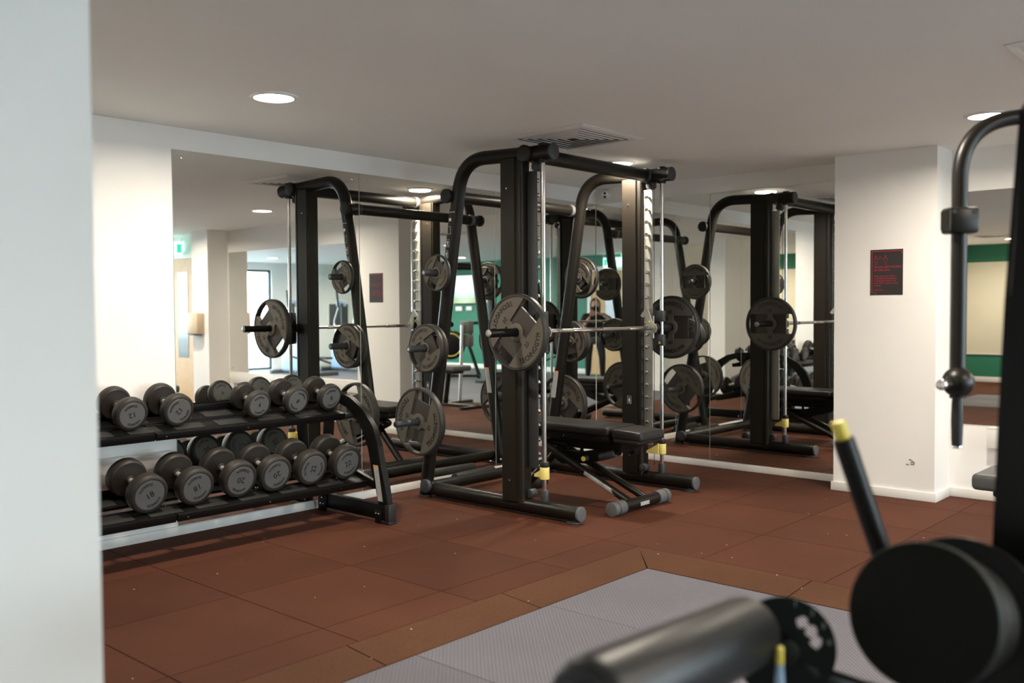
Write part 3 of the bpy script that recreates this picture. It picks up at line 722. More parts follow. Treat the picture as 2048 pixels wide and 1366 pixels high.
# ------------------------------------------------------------------ weight bench
def pad(bm, x0, x1, y0, y1, z0, z1, bev, taper=0.0, drop=0.0):
    """upholstered pad with soft edges; taper narrows the -y end"""
    box(bm, (x0, y0, z0), (x1, y1, z1))
    es = list(bm.edges); bmesh.ops.bevel(bm, geom=es, offset=bev, segments=4, affect='EDGES', profile=.6)
    cx = (x0+x1)/2
    for v in bm.verts:
        k = (y1-v.co.y)/(y1-y0)
        v.co.x = cx+(v.co.x-cx)*(1-taper*max(0, k)**2); v.co.z -= drop*max(0, k)**2
def bench():
    cx = 5.06
    r = root('weight_bench', 'black adjustable flat weight bench inside the machine frame', 'bench', (cx, 3.7, 0))
    bm = B(); pad(bm, cx-.155, cx+.155, 3.325, 3.55, .465, .525, .022, .10, .012); obj('seat', bm, vinyl_m, r)
    bm = B(); pad(bm, cx-.16, cx+.16, 3.565, 4.40, .475, .53, .022, -.04); obj('backrest', bm, vinyl_m, r)
    bm = B(); box(bm, (cx-.14, 3.345, .435), (cx+.14, 3.545, .468), .012); prism(bm, [(3.36, .44), (3.55, .44), (3.55, .36), (3.50, .36)], (cx, 0, 0), (0, 1, 0), (0, 0, 1), (1, 0, 0), -.04, .04); obj('seat_pan', bm, rubber_m, r)
    bm = B(); box(bm, (cx-.13, 3.58, .425), (cx+.13, 4.38, .478), .012); box(bm, (cx-.03, 3.45, .355), (cx+.03, 4.15, .430), .008); obj('backrest_frame', bm, rack_m, r)
    for y in (3.62, 3.95, 4.25):
        bm = B(); cyl(bm, (cx-.130, y, .45), (cx-.136, y, .45), .006, 10); obj('frame_bolt', bm, chrome_m, r)
    # base crossbar with roller caps
    bm = B(); cyl(bm, (cx-.25, 3.43, .045), (cx+.25, 3.43, .045), .036, 24); obj('front_crossbar', bm, black_m, r)
    for s in (-1, 1):
        bm = B(); cyl(bm, (cx+s*.19, 3.43, .045), (cx+s*.315, 3.43, .045), .045, 28, .004); obj('crossbar_cap', bm, capg_m, r)
        bm = B(); cyl(bm, (cx+s*.265, 3.43, .045), (cx+s*.272, 3.43, .045), .0455, 28); obj('cap_groove', bm, rubber_m, r)
        path = fillet([(cx+s*.09, 3.44, .055), (cx+s*.075, 4.05, .315), (cx+s*.07, 4.16, .36), (cx+s*.02, 4.16, .38), (cx+s*.02, 4.0, .37)], .05, 5)
        bm = B(); tube(bm, path, .025, 18); obj('slanted_tube', bm, black_m, r)
    bm = B(); z0 = .10
    for k in range(6):
        t0, t1 = -.6+k*.2, -.4+k*.2; v = []
        for (yy_, zz), t in (((3.53, .0925), t0), ((3.53, .0925), t1), ((3.80, .208), t1), ((3.80, .208), t0)):
            n_ = Vector((-math.cos(t), -.35*math.sin(t), math.sin(t)))
            v.append(bm.verts.new(Vector((cx-.086, yy_, zz))+Vector((-math.cos(t), -.39*math.sin(t), .92*math.sin(t)))*.0256))
        bm.faces.new(v)
    obj('warning_sticker', bm, label_m, r)
    bm = B(); box(bm, (cx-.04, 3.4305-.037, .03), (cx+.06, 3.4305-.0355, .055)); obj('serial_plate', bm, label_m, r, smooth=False)
    # adjuster
    bm = B()
    p = [(3.58, .375), (3.60, .33), (3.80, .265), (4.05, .235), (4.12, .27), (4.10, .33), (3.9, .33), (3.7, .37)]
    prism(bm, p, (cx, 0, 0), (0, 1, 0), (0, 0, 1), (1, 0, 0), -.035, .035); obj('adjuster_beam', bm, rack_m, r)
    bm = B(); cyl(bm, (cx-.035, 3.83, .295), (cx-.075, 3.83, .295), .019, 18, .003); obj('knob_stem', bm, plast_m, r)
    bm = B(); cyl(bm, (cx-.075, 3.83, .295), (cx-.080, 3.83, .295), .017, 18, .002); obj('adjuster_knob', bm, yel_m, r, label='round yellow knob')
    bm = B(); cyl(bm, (cx, 3.90, .33), (cx, 3.90, .44), .012, 12); obj('adjuster_pin', bm, rack_m, r)
    bm = B(); cyl(bm, (cx-.03, 3.60, .35), (cx-.03, 3.72, .31), .026, 18, .004); obj('shock_sleeve', bm, plast_m, r)
    bm = B(); tube(bm, fillet([(cx, 4.10, .33), (cx, 4.38, .06), ], .05), .028, 18); obj('rear_leg', bm, black_m, r)
    bm = B(); cyl(bm, (cx-.20, 4.40, .045), (cx+.20, 4.40, .045), .04, 24, .004); obj('rear_crossbar', bm, rubber_m, r)
bench()

# ------------------------------------------------------------------ dumbbell rack
def rack():
    r = root('dumbbell_rack', 'black two tier dumbbell rack along the left wall', 'rack', (2.5, 4.7, 0))
    for x in (3.72, 1.15):
        cpath = [(4.99, .765), (4.83, .757), (4.70, .722), (4.59, .655), (4.51, .565), (4.465, .46), (4.44, .35), (4.40, .22), (4.375, .115)]
        c = [Vector(p) for p in cpath]; wd = [.05, .056, .066, .082, .092, .095, .092, .09, .088]
        L, Rr = [], []
        for i, p in enumerate(c):
            d = (c[min(i+1, len(c)-1)]-c[max(i-1, 0)]).normalized(); n = Vector((-d.y, d.x)); L.append(tuple(p+n*wd[i]/2)); Rr.append(tuple(p-n*wd[i]/2))
        bm = B(); prism(bm, L+Rr[::-1], (x, 0, 0), (0, 1, 0), (0, 0, 1), (1, 0, 0), -.022, .022)
        es = [e for e in bm.edges if abs(e.verts[0].co.x-e.verts[1].co.x) < 1e-5]; bmesh.ops.bevel(bm, geom=es, offset=.004, segments=2, affect='EDGES')
        obj('curved_arm', bm, rack_m, r)
        bm = B(); box(bm, (x-.024, 4.335, .022), (x+.024, 4.99, .115), .006); obj('base_beam', bm, rack_m, r)
        bm = B(); box(bm, (x-.030, 4.312, .010), (x+.030, 4.352, .122), .006); box(bm, (x-.03, 4.312, 0), (x+.03, 4.40, .02), .004); obj('front_foot', bm, rubber_m, r)
        for ya, yb, zt in ((4.385, 4.44, .085), (4.93, 5.01, .10)):
            bm = B(); box(bm, (x-.034, ya, .0), (x-.024, yb, zt), .003); obj('foot_bracket', bm, rack_m, r)
        for yy_, zz in ((4.40, .06), (4.425, .06), (4.95, .05), (4.98, .05), (4.965, .09)):
            bm = B(); cyl(bm, (x-.033, yy_, zz), (x-.040, yy_, zz), .006, 10, .002); obj('bolt', bm, chrome_m, r)
        bm = B(); prism(bm, [(4.93, .10), (4.99, .10), (4.93, .74), (4.87, .74)], (x-.01, 0, 0), (0, 1, 0), (0, 0, 1), (1, 0, 0), -.02, .02); obj('rear_post', bm, rack_m, r)
        bm = B(); box(bm, (x-.020, 4.45, .26), (x+.02, 4.95, .31), .004, Matrix.Translation((0, 4.7, .285)) @ Matrix.Rotation(.245, 4, 'X') @ Matrix.Translation((0, -4.7, -.285))); obj('side_brace', bm, rack_m, r)
        bm = B(); cyl(bm, (x-.022, 4.80, .735), (x-.032, 4.80, .735), .012, 14, .003); obj('bolt', bm, chrome_m, r)
        bm = B(); v = [bm.verts.new((x-.0228, a, b)) for a, b in ((4.375, .135), (4.42, .135), (4.462, .345), (4.415, .345))]; bm.faces.new(v); obj('warning_sticker', bm, label_m, r, smooth=False)
        bm = B(); v = [bm.verts.new((x-.0229, a, b)) for a, b in ((4.415, .345), (4.462, .345), (4.464, .353), (4.417, .353))]; bm.faces.new(v); obj('sticker_stripe', bm, orange_m, r, smooth=False)
    # tiers (tilted 14 degrees)
    for y0, z0, depth in ((4.525, .247, .36), (4.735, .650, .31)):
        T = Matrix.Translation((0, y0, z0)) @ Matrix.Rotation(.245, 4, 'X')
        for xa, xb in ((1.17, 2.438), (2.444, 3.700)):
            for v0, v1, nm in ((0.0, .125, 'front_tray'), (depth-.155, depth-.02, 'rear_tray')):
                bm = B(); box(bm, (xa, v0, -.006), (xb, v1, 0), .002)
                if nm == 'front_tray': box(bm, (xa, -.006, -.040), (xb, .002, .002), .002); box(bm, (xa, .120, -.02), (xb, .127, .006), .002)
                else: box(bm, (xa, v1-.004, -.012), (xb, v1+.004, .038), .002)
                bmesh.ops.transform(bm, matrix=T, verts=bm.verts); obj(nm, bm, rack_m, r)
        for va in (.02, depth-.1):
            bm = B(); box(bm, (1.17, va, -.045), (3.70, va+.04, -.008), .003)
            bmesh.ops.transform(bm, matrix=T, verts=bm.verts); obj('support_rail', bm, rack_m, r)
        for k in range(9):
            x = 1.35+k*.262
            for va, vb in ((.02, .105), (depth-.14, depth-.05)):
                bm = B(); box(bm, (x-.09, va, 0), (x+.09, vb, .003), .001)
                bmesh.ops.transform(bm, matrix=T, verts=bm.verts); obj('saddle_pad', bm, rubber_m, r)
        for k in range(5):
            x = 1.5+k*.5
            bm = B(); cyl(bm, (x, -.006, -.02), (x, -.010, -.02), .005, 10); bmesh.ops.transform(bm, matrix=T, verts=bm.verts); obj('bolt', bm, chrome_m, r)
rack()

def make_db(R, t, L, num):
    me = {}
    def mk(name, bm, m):
        mm = bpy.data.meshes.new(name); bmesh.ops.recalc_face_normals(bm, faces=bm.faces); bm.to_mesh(mm); bm.free(); mm.materials.append(m)
        for p in mm.polygons: p.use_smooth = True
        mm.set_sharp_from_angle(angle=math.radians(35)); me[name] = mm
    # local: z axis outwards at the front face (z=0), body runs to -L
    for k, s in ((0, 1), (1, -1)):
        o = 0 if k == 0 else -L
        bm = B(); lathe(bm, [(.0, o-s*.002), (R*.77, o-s*.002), (R*.79, o), (R-.014, o), (R-.006, o-s*.003), (R-.001, o-s*.010), (R, o-s*.018), (R, o-s*(t-.016)), (R-.003, o-s*(t-.007)), (R-.010, o-s*t), (R*.35, o-s*t), (.022, o-s*(t+.004)), (0, o-s*(t+.004))], 44)
        mk('head%d' % k, bm, dbrim_m)
        bm = B(); lathe(bm, [(0, o+s*.0005), (R*.75, o+s*.0005), (R*.775, o-s*.002)], 40); mk('face%d' % k, bm, dbface_m)
        bm = B(); cyl(bm, (0, 0, o-s*t), (0, 0, o-s*(t+.014)), .024, 24, .003); mk('collar%d' % k, bm, prim_m)
        bm = B()
        sz = R*.205
        for q in (0, 1):
            b3 = B(); arc_text(b3, 'TECHNOGYM', R*.585+sz*.3, sz, .001, sc=.64); bmesh.ops.transform(b3, matrix=Matrix.Rotation(PI*q, 4, 'Z'), verts=b3.verts)
            tmp = bpy.data.meshes.new('x'); b3.to_mesh(tmp); b3.free(); bm.from_mesh(tmp); bpy.data.meshes.remove(tmp)
        h = R*.46; M = Matrix.Scale(h, 4); M.translation = Vector((0, -h*.35, .001)); put_text(bm, num, M, .01)
        if k: bmesh.ops.transform(bm, matrix=Matrix.Translation((0, 0, -L)) @ Matrix.Rotation(PI, 4, 'Y'), verts=bm.verts)
        mk('lettering%d' % k, bm, ink_m)
    bm = B(); tube(bm, [(0, 0, -t), (0, 0, -t-.02), (0, 0, -L/2), (0, 0, -L+t+.02), (0, 0, -L+t)], [.0145, .0145, .0175, .0145, .0145], 20); mk('handle', bm, handle_m)
    return me
DB = {'4': make_db(.083, .045, .205, '4'), '8': make_db(.0855, .050, .215, '8'), '12': make_db(.0905, .058, .25, '12'),
      '18': make_db(.103, .070, .295, '18'), '20': make_db(.105, .070, .285, '20'), '22': make_db(.1055, .072, .27, '22')}
def dumbbell(num, x, y, z, spin, label, grp):
    me = DB[num]; r = root('dumbbell', label, 'dumbbell', (x, y, z), grp, world=False)
    th = .245
    w = Vector((0, -math.cos(th), -math.sin(th))); u = Vector((1, 0, 0)); v = w.cross(u)
    M = Matrix((u, v, w)).transposed().to_4x4() @ Matrix.Rotation(math.radians(spin), 4, 'Z'); M.translation = Vector((x, y, z)); r.matrix_world = M
    for k in me:
        o = bpy.data.objects.new(k.rstrip('01'), me[k]); COL.objects.link(o); o.parent = r
        if k.startswith('lettering'): o['kind'] = 'stuff'
GT, GL = 'dumbbells on the top tier', 'dumbbells on the lower tier'
def zrest(y, R, tier):
    y0, z0 = ((4.525, .247) if tier == 0 else (4.735, .650))
    th = .245   # distance of axis above the tray plane = R + saddle
    return z0 + (y-y0)*math.tan(th) + (R+.005)/math.cos(th)
for num, x, spin, lab in [('12', 2.035, 30, 'leftmost dumbbell on the top tier, mostly hidden by the wall edge'), ('12', 2.33, 195, 'heavy dumbbell marked 12 on top tier, closest to the wall edge at left'),
                          ('12', 2.595, 232, 'dumbbell marked 12 on top tier, beside the empty gap'), ('4', 3.099, 8, 'dumbbell marked 4, just right of the empty gap'),
                          ('8', 3.368, -38, 'dumbbell marked 8 between the 4 and the other 8 on top tier'), ('8', 3.619, 12, 'dumbbell marked 8 at the right end of the top tier')]:
    dumbbell(num, x, 4.765, zrest(4.765, {'4': .083, '8': .0855, '12': .0905}[num], 1), spin, lab, GT)
for num, x, spin, lab in [('18', 2.308, 32, 'dumbbell marked 18, leftmost on the lower tier'), ('18', 2.572, 205, 'second dumbbell from left on the lower tier, marked 18 upside down'),
                          ('20', 2.834, 172, 'dumbbell marked 20 next to the upside down 18 on lower tier'), ('20', 3.066, 205, 'dumbbell marked 20 next to the sideways 22 on lower tier'),
                          ('22', 3.318, 82, 'dumbbell marked 22 turned sideways on the lower tier'), ('22', 3.574, 20, 'dumbbell marked 22 at the right end of the lower tier')]:
    R = {'18': .103, '20': .105, '22': .1055}[num]
    dumbbell(num, x, 4.55, zrest(4.55, R, 0), spin, lab, GL)

# ------------------------------------------------------------------ small floor things near the mirror
r = root('bar_pad', 'short black foam bar pad on the floor under the left mirror', 'bar pad', (5.05, 4.94, 0))
bm = B(); cyl(bm, (4.86, 4.93, .045), (5.30, 4.96, .045), .045, 24, .008); obj('foam', bm, rubber_m, r)
bm = B(); cyl(bm, (4.855, 4.9297, .045), (5.305, 4.9603, .045), .014, 16); obj('core', bm, ventd_m, r)
r = root('spring_collar', 'small chrome clip on the floor behind the machine near the right mirror', 'clip', (5.64, 4.76, 0))
for k in range(2):
    bm = B(); c = Vector((5.60+k*.09, 4.93, .010)); pts = [c+Vector((.035*math.cos(a*PI/8), .02*math.sin(a*PI/8), 0)) for a in range(17)]; tube(bm, pts, .006, 8); obj('ring', bm, chrome_m, r)

# ------------------------------------------------------------------ chest press machine (arm and seat at right)
def press():
    r = root('press_machine', 'black seated press machine with bent overhead arm at right', 'gym machine', (4.6, .9, MZ))
    ax, ay = 3.20, .945
    bm = B(); tube(bm, fillet([(ax+.75, ay-.70, 1.96), (ax+.02, ay-.012, 1.93), (ax, ay, 1.80), (ax, ay, 1.10)], [0, .13, .13], 10) if False else fillet([(3.95, .13, 1.99), (ax+.005, ay, 1.885), (ax, ay, 1.10)], .20, 12), .0245, 20); obj('press_arm', bm, black_m, r)
    d = Vector((-.74, -.67, 0)).normalized(); sd = Vector((-d.y, d.x, 0))
    Mb = Matrix((d, sd, Vector((0, 0, 1)))).transposed().to_4x4(); Mb.translation = Vector((ax, ay, 1.575))
    bm = B(); box(bm, (-.034, -.046, -.043), (.042, .046, .040), .010, Mb); obj('clamp', bm, black_m, r)
    bm = B()
    for q in (-.035, .028): cyl(bm, Mb @ Vector((.041, q, .024)), Mb @ Vector((.044, q, .024)), .007, 12)
    obj('clamp_bolt', bm, ink_m, r)
    bm = B(); box(bm, (-.026, -.0475, -.030), (.028, -.0455, .030), .0, Mb); obj('clamp_recess', bm, matte_m, r)
    bm = B(); ball(bm, (ax-.01, ay-.005, 1.058), .049, 28); obj('pivot_ball', bm, black_m, r)
    e = Vector((ax, ay, 1.055)); w = (Vector((0, 0, 1.3))-e).normalized(); sdv = w.cross(Vector((0, 0, 1))).normalized()
    hd = (-sdv*-.8+w*.5).normalized()
    q = Vector((-.62, .55, -.02)).normalized()
    q = (Vector((-0.9, 0.10, 0))).normalized()
    bm = B(); cyl(bm, e, e+q*.10, .017, 16, r2=.013); obj('pin_stem', bm, black_m, r)
    bm = B(); cyl(bm, e+q*.095, e+q*.125, .0165, 18, .003); obj('pin_cap', bm, chrome_m, r)
    bm = B(); lathe(bm, [(0, .0), (.014, 0), (.0165, -.02), (.0185, -.08), (.0165, -.15), (.0155, -.163), (0, -.163)], 20, Matrix.Translation((ax, ay, 1.015))); obj('handle_grip', bm, rubber_m, r)
    bm = B(); lathe(bm, [(0, .0), (.016, 0), (.0165, -.004), (.014, -.008), (0, -.008)], 20, Matrix.Translation((ax, ay, .852))); obj('grip_ring', bm, chrome_m, r)
    bm = B(); cyl(bm, (ax, ay, 1.03), (ax, ay, 1.005), .024, 18, .003); obj('grip_joint', bm, plast_m, r)
    # seat and pads
    bm = B(); tube(bm, [(4.26, .80, MZ+.03), (4.22, .82, 1.08)], .024, 14); obj('pad_post', bm, steel_m, r)
    bm = B(); box(bm, (4.05, .72, MZ), (4.70, .86, MZ+.05), .01); obj('pad_base', bm, black_m, r)
    bm = B(); pad(bm, 4.50, 4.84, .90, 1.27, .475, .55, .028); obj('seat', bm, gvinyl_m, r)
    bm = B(); box(bm, (4.58, .94, .44), (4.78, 1.20, .480), .01); obj('seat_pan', bm, rubber_m, r)
    for z0, z1 in ((.78, .95), (.96, 1.14)):
        bm = B(); box(bm, (4.10, .73, z0), (4.20, .93, z1), .02); obj('back_pad', bm, gvinyl_m, r)
    bm = B(); tube(bm, [(4.69, 1.02, .45), (4.69, .95, MZ+.05)], .035, 16); obj('seat_post', bm, black_m, r)
    bm = B(); tube(bm, fillet([(4.68, .78, MZ+.03), (4.68, .72, 1.0), (4.62, .40, 2.03), (3.95, .13, 1.99)], .15, 8), .03, 18); obj('upright', bm, steel_m, r)
    bm = B(); box(bm, (4.63, .30, MZ), (4.75, 1.6, MZ+.06), .01); box(bm, (4.35, .30, MZ), (5.05, .38, MZ+.06), .01); box(bm, (4.40, 1.52, MZ), (5.0, 1.6, MZ+.06), .01); obj('base_frame', bm, black_m, r)
press()

# ------------------------------------------------------------------ leg machine in the right foreground
def legm():
    r = root('leg_curl_machine', 'dark blurred leg machine in the bottom right foreground', 'gym machine', (1.95, .45, MZ))
    a = Vector((1.492, .780, .733)); b = Vector((.955, .737, .783))
    d = (b-a).normalized()
    bm = B(); tube(bm, [a, a+d*.006, a+d*.02, b-d*.025, b-d*.008, b], [.048, .057, .062, .062, .057, .048], 36); obj('roller_pad', bm, vinyl_m, r)
    bm = B(); cyl(bm, b-d*.002, b+d*.008, .030, 28, .003); obj('pad_cap', bm, cover_m, r)
    bm = B(); cyl(bm, b+d*.004, b+d*.012, .016, 20); obj('cap_hub', bm, ink_m, r)
    # cam plate with range holes
    c = Vector((1.577, .757, .684)); n = Vector((-.78, -.55, .12)).normalized(); u = n.cross(Vector((0, 0, 1))).normalized()*-1; v = n.cross(u)*-1
    if v.z < 0: v = -v
    bm = B(); cyl(bm, a, c-n*.01, .016, 16); obj('roller_axle', bm, black_m, r)
    # outer outline fan with slot: build ring sectors
    bm = B(); N = 48; ri, ro = .060, .083
    def pt(rad, t, w): return c+u*rad*math.cos(t)+v*rad*math.sin(t)+n*w
    R0 = .092
    def wav(t, inner):
        if .05 < t < 1.15: 
            k = (t-.05)/1.1; am = .009*abs(math.sin(k*PI*3))+.003
            return .058-am if inner else .058+am
        return .058
    for w, flip in ((-.004, 0), (.004, 1)):
        pass
    rings = {}
    for w in (-.004, .004):
        rings[w] = {'o': [bm.verts.new(pt(R0, 2*PI*k/N, w)) for k in range(N)], 'm1': [bm.verts.new(pt(wav(2*PI*k/N, False), 2*PI*k/N, w)) for k in range(N)],
                    'm0': [bm.verts.new(pt(wav(2*PI*k/N, True)-.0004, 2*PI*k/N, w)) for k in range(N)], 'i': [bm.verts.new(pt(.02, 2*PI*k/N, w)) for k in range(N)]}
    for k in range(N):
        k2 = (k+1) % N; t = 2*PI*(k+.5)/N; slot = .05 < t < 1.15
        for w in rings:
            q = rings[w]
            bm.faces.new((q['o'][k], q['o'][k2], q['m1'][k2], q['m1'][k])); bm.faces.new((q['m0'][k], q['m0'][k2], q['i'][k2], q['i'][k]))
            if not slot: bm.faces.new((q['m1'][k], q['m1'][k2], q['m0'][k2], q['m0'][k]))
        A, Bq = rings[-.004], rings[.004]
        bm.faces.new((A['o'][k], A['o'][k2], Bq['o'][k2], Bq['o'][k]))
        if slot:
            for nm in ('m1', 'm0'): bm.faces.new((A[nm][k], A[nm][k2], Bq[nm][k2], Bq[nm][k]))
    for w in rings: bm.faces.new(rings[w]['i'])
    obj('cam_plate', bm, rack_m, r)
    bm = B()
    for i, t in enumerate((.12, .50, .88, 1.30)):
        P = pt(.079, t, .0045); M = Matrix((u, v, n)).transposed().to_4x4() @ Matrix.Scale(.014, 4); M.translation = P; put_text(bm, str(4-i), M, .01)
    obj('range_numbers', bm, label_m, r)
    bm = B(); cyl(bm, c+n*.004, c+n*.03, .022, 20, .003); obj('cam_hub', bm, black_m, r)
    p = Vector((1.461, .709, .700)); bm = B(); cyl(bm, p, p+Vector((0, 0, .030)), .0065, 14, .002); obj('pin_tip', bm, yel_m, r, label='bright yellow pin tip')
    bm = B(); cyl(bm, p-Vector((0, 0, .045)), p, .009, 14, r2=.006); obj('pin_body', bm, blue_m, r)
    # pivot disc and housing
    c1 = Vector((1.640, .540, .775)); nn = (Vector((0, 0, 1.3))-c1).normalized(); nn = (nn+Vector((-.22, .28, .02))).normalized()
    bm = B(); cyl(bm, c1, c1-nn*.05, .125, 56, .008); obj('pivot_disc', bm, matte_m, r)
    bm = B(); cyl(bm, c1-nn*.05, c1-nn*.20, .112, 48); obj('pivot_drum', bm, black_m, r)
    c2 = c1-nn*.22
    bm = B(); cyl(bm, c2, c2-nn*.025, .150, 56, .004); obj('rear_disc', bm, rack_m, r)
    bm = B(); q = c1-nn*.10+Vector((0, 0, .113)); cyl(bm, q+Vector((-.02, .035, -.012)), q+Vector((-.02, .035, -.006)), .012, 10); obj('yellow_marker', bm, yel_m, r)
    # lever
    l0 = Vector((1.905, .700, .790)); l1 = Vector((1.845, .760, 1.035))
    bm = B(); tube(bm, [l0-(l1-l0)*.35, l1], .0215, 20); obj('lever', bm, black_m, r)
    dl = (l1-l0).normalized(); bm = B(); cyl(bm, l1, l1+dl*.038, .015, 18, .003); obj('lever_tip', bm, yel_m, r, label='yellow lever tip')
    # tower
    bm = B()
    prism(bm, [(2.045, MZ), (2.040, .539), (2.046, .818), (2.070, 1.03), (2.112, 1.31), (2.20, 1.72), (2.27, 1.76), (2.50, 1.70), (2.60, MZ)], (0, 0, 0), (1, 0, 0), (0, 0, 1), (0, 1, 0), .36, .535)
    es = list(bm.edges); bmesh.ops.bevel(bm, geom=es, offset=.012, segments=3, affect='EDGES'); obj('tower', bm, rack_m, r)
    # struts
    bm = B(); tube(bm, [c-n*.02, (1.611, .718, .640), (1.69, .665, .600), (2.06, .44, .45)], .018, 16); obj('arm_strut', bm, black_m, r)
    bm = B(); box(bm, (1.62, .16, MZ), (2.62, .28, MZ+.07), .01); box(bm, (1.62, .62, MZ), (2.62, .74, MZ+.07), .01); box(bm, (2.0, .16, MZ), (2.6, .74, MZ+.08), .01); obj('base_frame', bm, rack_m, r)
    bm = B(); pad(bm, 1.72, 2.05, .02, .34, .56, .64, .03); obj('seat', bm, vinyl_m, r)
    bm = B(); tube(bm, [(1.9, .2, .57), (1.9, .2, MZ+.03)], .035, 16); tube(bm, [(1.9, .2, .5), (2.08, .42, .5)], .03, 14); obj('seat_post', bm, black_m, r)
legm()

# ------------------------------------------------------------------ things seen only in the mirrors
def person():
    f = Vector((math.cos(yaw), math.sin(yaw), 0)); rt = Vector((math.sin(yaw), -math.cos(yaw), 0)); up = Vector((0, 0, 1)); O = Vector((0, 0, 0))
    def P(a, b, c): return f*a+rt*b+up*c   # forward, right, up
    r = root('person', 'person in black clothes photographing, seen small in the corner mirrors', 'person', tuple(P(-.25, 0, MZ)))
    def skin(name, pts, edges, rad, m, parent=r, sub=2):
        me = bpy.data.meshes.new(name); me.from_pydata([tuple(p-Vector(r['_o'])) for p in pts], edges, []); me.materials.append(m)
        o = bpy.data.objects.new(name, me); COL.objects.link(o); o.parent = parent
        md = o.modifiers.new('skin', 'SKIN'); md.use_smooth_shade = True
        for i, q in enumerate(rad):
            q = q if isinstance(q, tuple) else (q, q); me.skin_vertices[0].data[i].radius = q
        me.skin_vertices[0].data[0].use_root = True
        s = o.modifiers.new('sub', 'SUBSURF'); s.levels = sub; s.render_levels = sub
        return o
    H = P(-.27, -.01, 1.36)
    J = {'pelvis': P(-.38, 0, .80), 'waist': P(-.37, 0, .93), 'chest': P(-.33, 0, 1.10), 'neck': P(-.29, 0, 1.20), 'nt': P(-.27, 0, 1.27),
         'rs': P(-.33, .17, 1.15), 're': P(-.24, .24, .93), 'rw': P(-.10, .10, 1.16), 'ls': P(-.33, -.17, 1.15), 'le': P(-.20, -.36, 1.02), 'lw': P(-.06, -.12, 1.20),
         'rh': P(-.38, .09, .78), 'rk': P(-.22, .12, .44), 'ra': P(-.36, .12, .06), 'lh': P(-.38, -.09, .78), 'lk': P(-.20, -.13, .44), 'la': P(-.34, -.15, .06)}
    n = list(J); ix = {k: i for i, k in enumerate(n)}
    E = [('pelvis', 'waist'), ('waist', 'chest'), ('chest', 'neck'), ('neck', 'nt'), ('chest', 'rs'), ('rs', 're'), ('re', 'rw'), ('chest', 'ls'), ('ls', 'le'), ('le', 'lw'), ('pelvis', 'rh'), ('rh', 'rk'), ('rk', 'ra'), ('pelvis', 'lh'), ('lh', 'lk'), ('lk', 'la')]
    RD = {'pelvis': .12, 'waist': .105, 'chest': .12, 'neck': .05, 'nt': .048, 'rs': .05, 're': .038, 'rw': .024, 'ls': .05, 'le': .038, 'lw': .024, 'rh': .085, 'rk': .055, 'ra': .036, 'lh': .085, 'lk': .055, 'la': .036}
    skin('body', [J[k] for k in n], [(ix[a], ix[b]) for a, b in E], [RD[k] for k in n], skin_m)
    def sub(keys, es, grow, name, extra=()):
        pts = [J[k] for k in keys]; skin(name, pts, es, [RD[k]+grow for k in keys], cloth_m)
    mid = lambda a, b, t: J[a].lerp(J[b], t)
    J['rse'] = mid('rs', 're', .65); J['lse'] = mid('ls', 'le', .65); RD['rse'] = .040; RD['lse'] = .040; J['cu'] = mid('chest', 'neck', .55); RD['cu'] = .075
    sub(['waist', 'pelvis', 'chest', 'rs', 'rse', 'ls', 'lse', 'cu'], [(0, 1), (0, 2), (2, 3), (3, 4), (2, 5), (5, 6), (2, 7)], .032, 't_shirt')
    sub(['pelvis', 'rh', 'rk', 'ra', 'lh', 'lk', 'la'], [(0, 1), (1, 2), (2, 3), (0, 4), (4, 5), (5, 6)], .013, 'trousers')
    for s, k in ((1, 'ra'), (-1, 'la')):
        a = J[k]; skin('shoe', [Vector((a.x, a.y, MZ+.05))-f*.05, Vector((a.x, a.y, MZ+.045))+f*.06, Vector((a.x, a.y, MZ+.035))+f*.17], [(0, 1), (1, 2)], [.045, .045, .034], cloth_m)
    # head
    bm = B(); ball(bm, (0, 0, 0), 1, 24)
    for v in bm.verts:
        x, y, z = v.co; k = .72+.28*min(1, (z+1.1)/1.1) if z < 0 else 1
        v.co = H+f*(y*.098*k)+rt*(x*.076*k)+up*(z*.118)
    obj('head', bm, skin_m, r)
    fc = H+f*.094
    bm = B(); prism(bm, [(-.014, -.02), (.014, -.02), (.004, .03), (-.004, .03)], fc-f*.01, rt, up, f, 0, .02); obj('nose', bm, skin_m, r)
    for s in (-1, 1):
        bm = B(); ball(bm, H+f*.083+rt*s*.03+up*.012, .012, 12); obj('eye', bm, white_m, r)
        bm = B(); ball(bm, H+f*.092+rt*s*.03+up*.012, .006, 10); obj('pupil', bm, ink_m, r)
        bm = B(); ball(bm, H+rt*s*.078-f*.005, .018, 12); obj('ear', bm, skin_m, r)
    bm = B(); tube(bm, [fc-f*.006-rt*.022-up*.045, fc+f*.0-up*.047, fc-f*.006+rt*.022-up*.045], .005, 8); obj('mouth', bm, mat('lips', (.42, .14, .12), .5), r)
    bm = B(); ball(bm, (0, 0, 0), 1, 24)
    for v in bm.verts:
        x, y, z = v.co
        if y > .35 and z < .45: y = .35
        v.co = H-f*.012+f*(y*.108)+rt*(x*.100)+up*(z*.125+.016-(.11 if z < -.15 and y < .3 else 0))
    obj('hair', bm, hair_m, r)
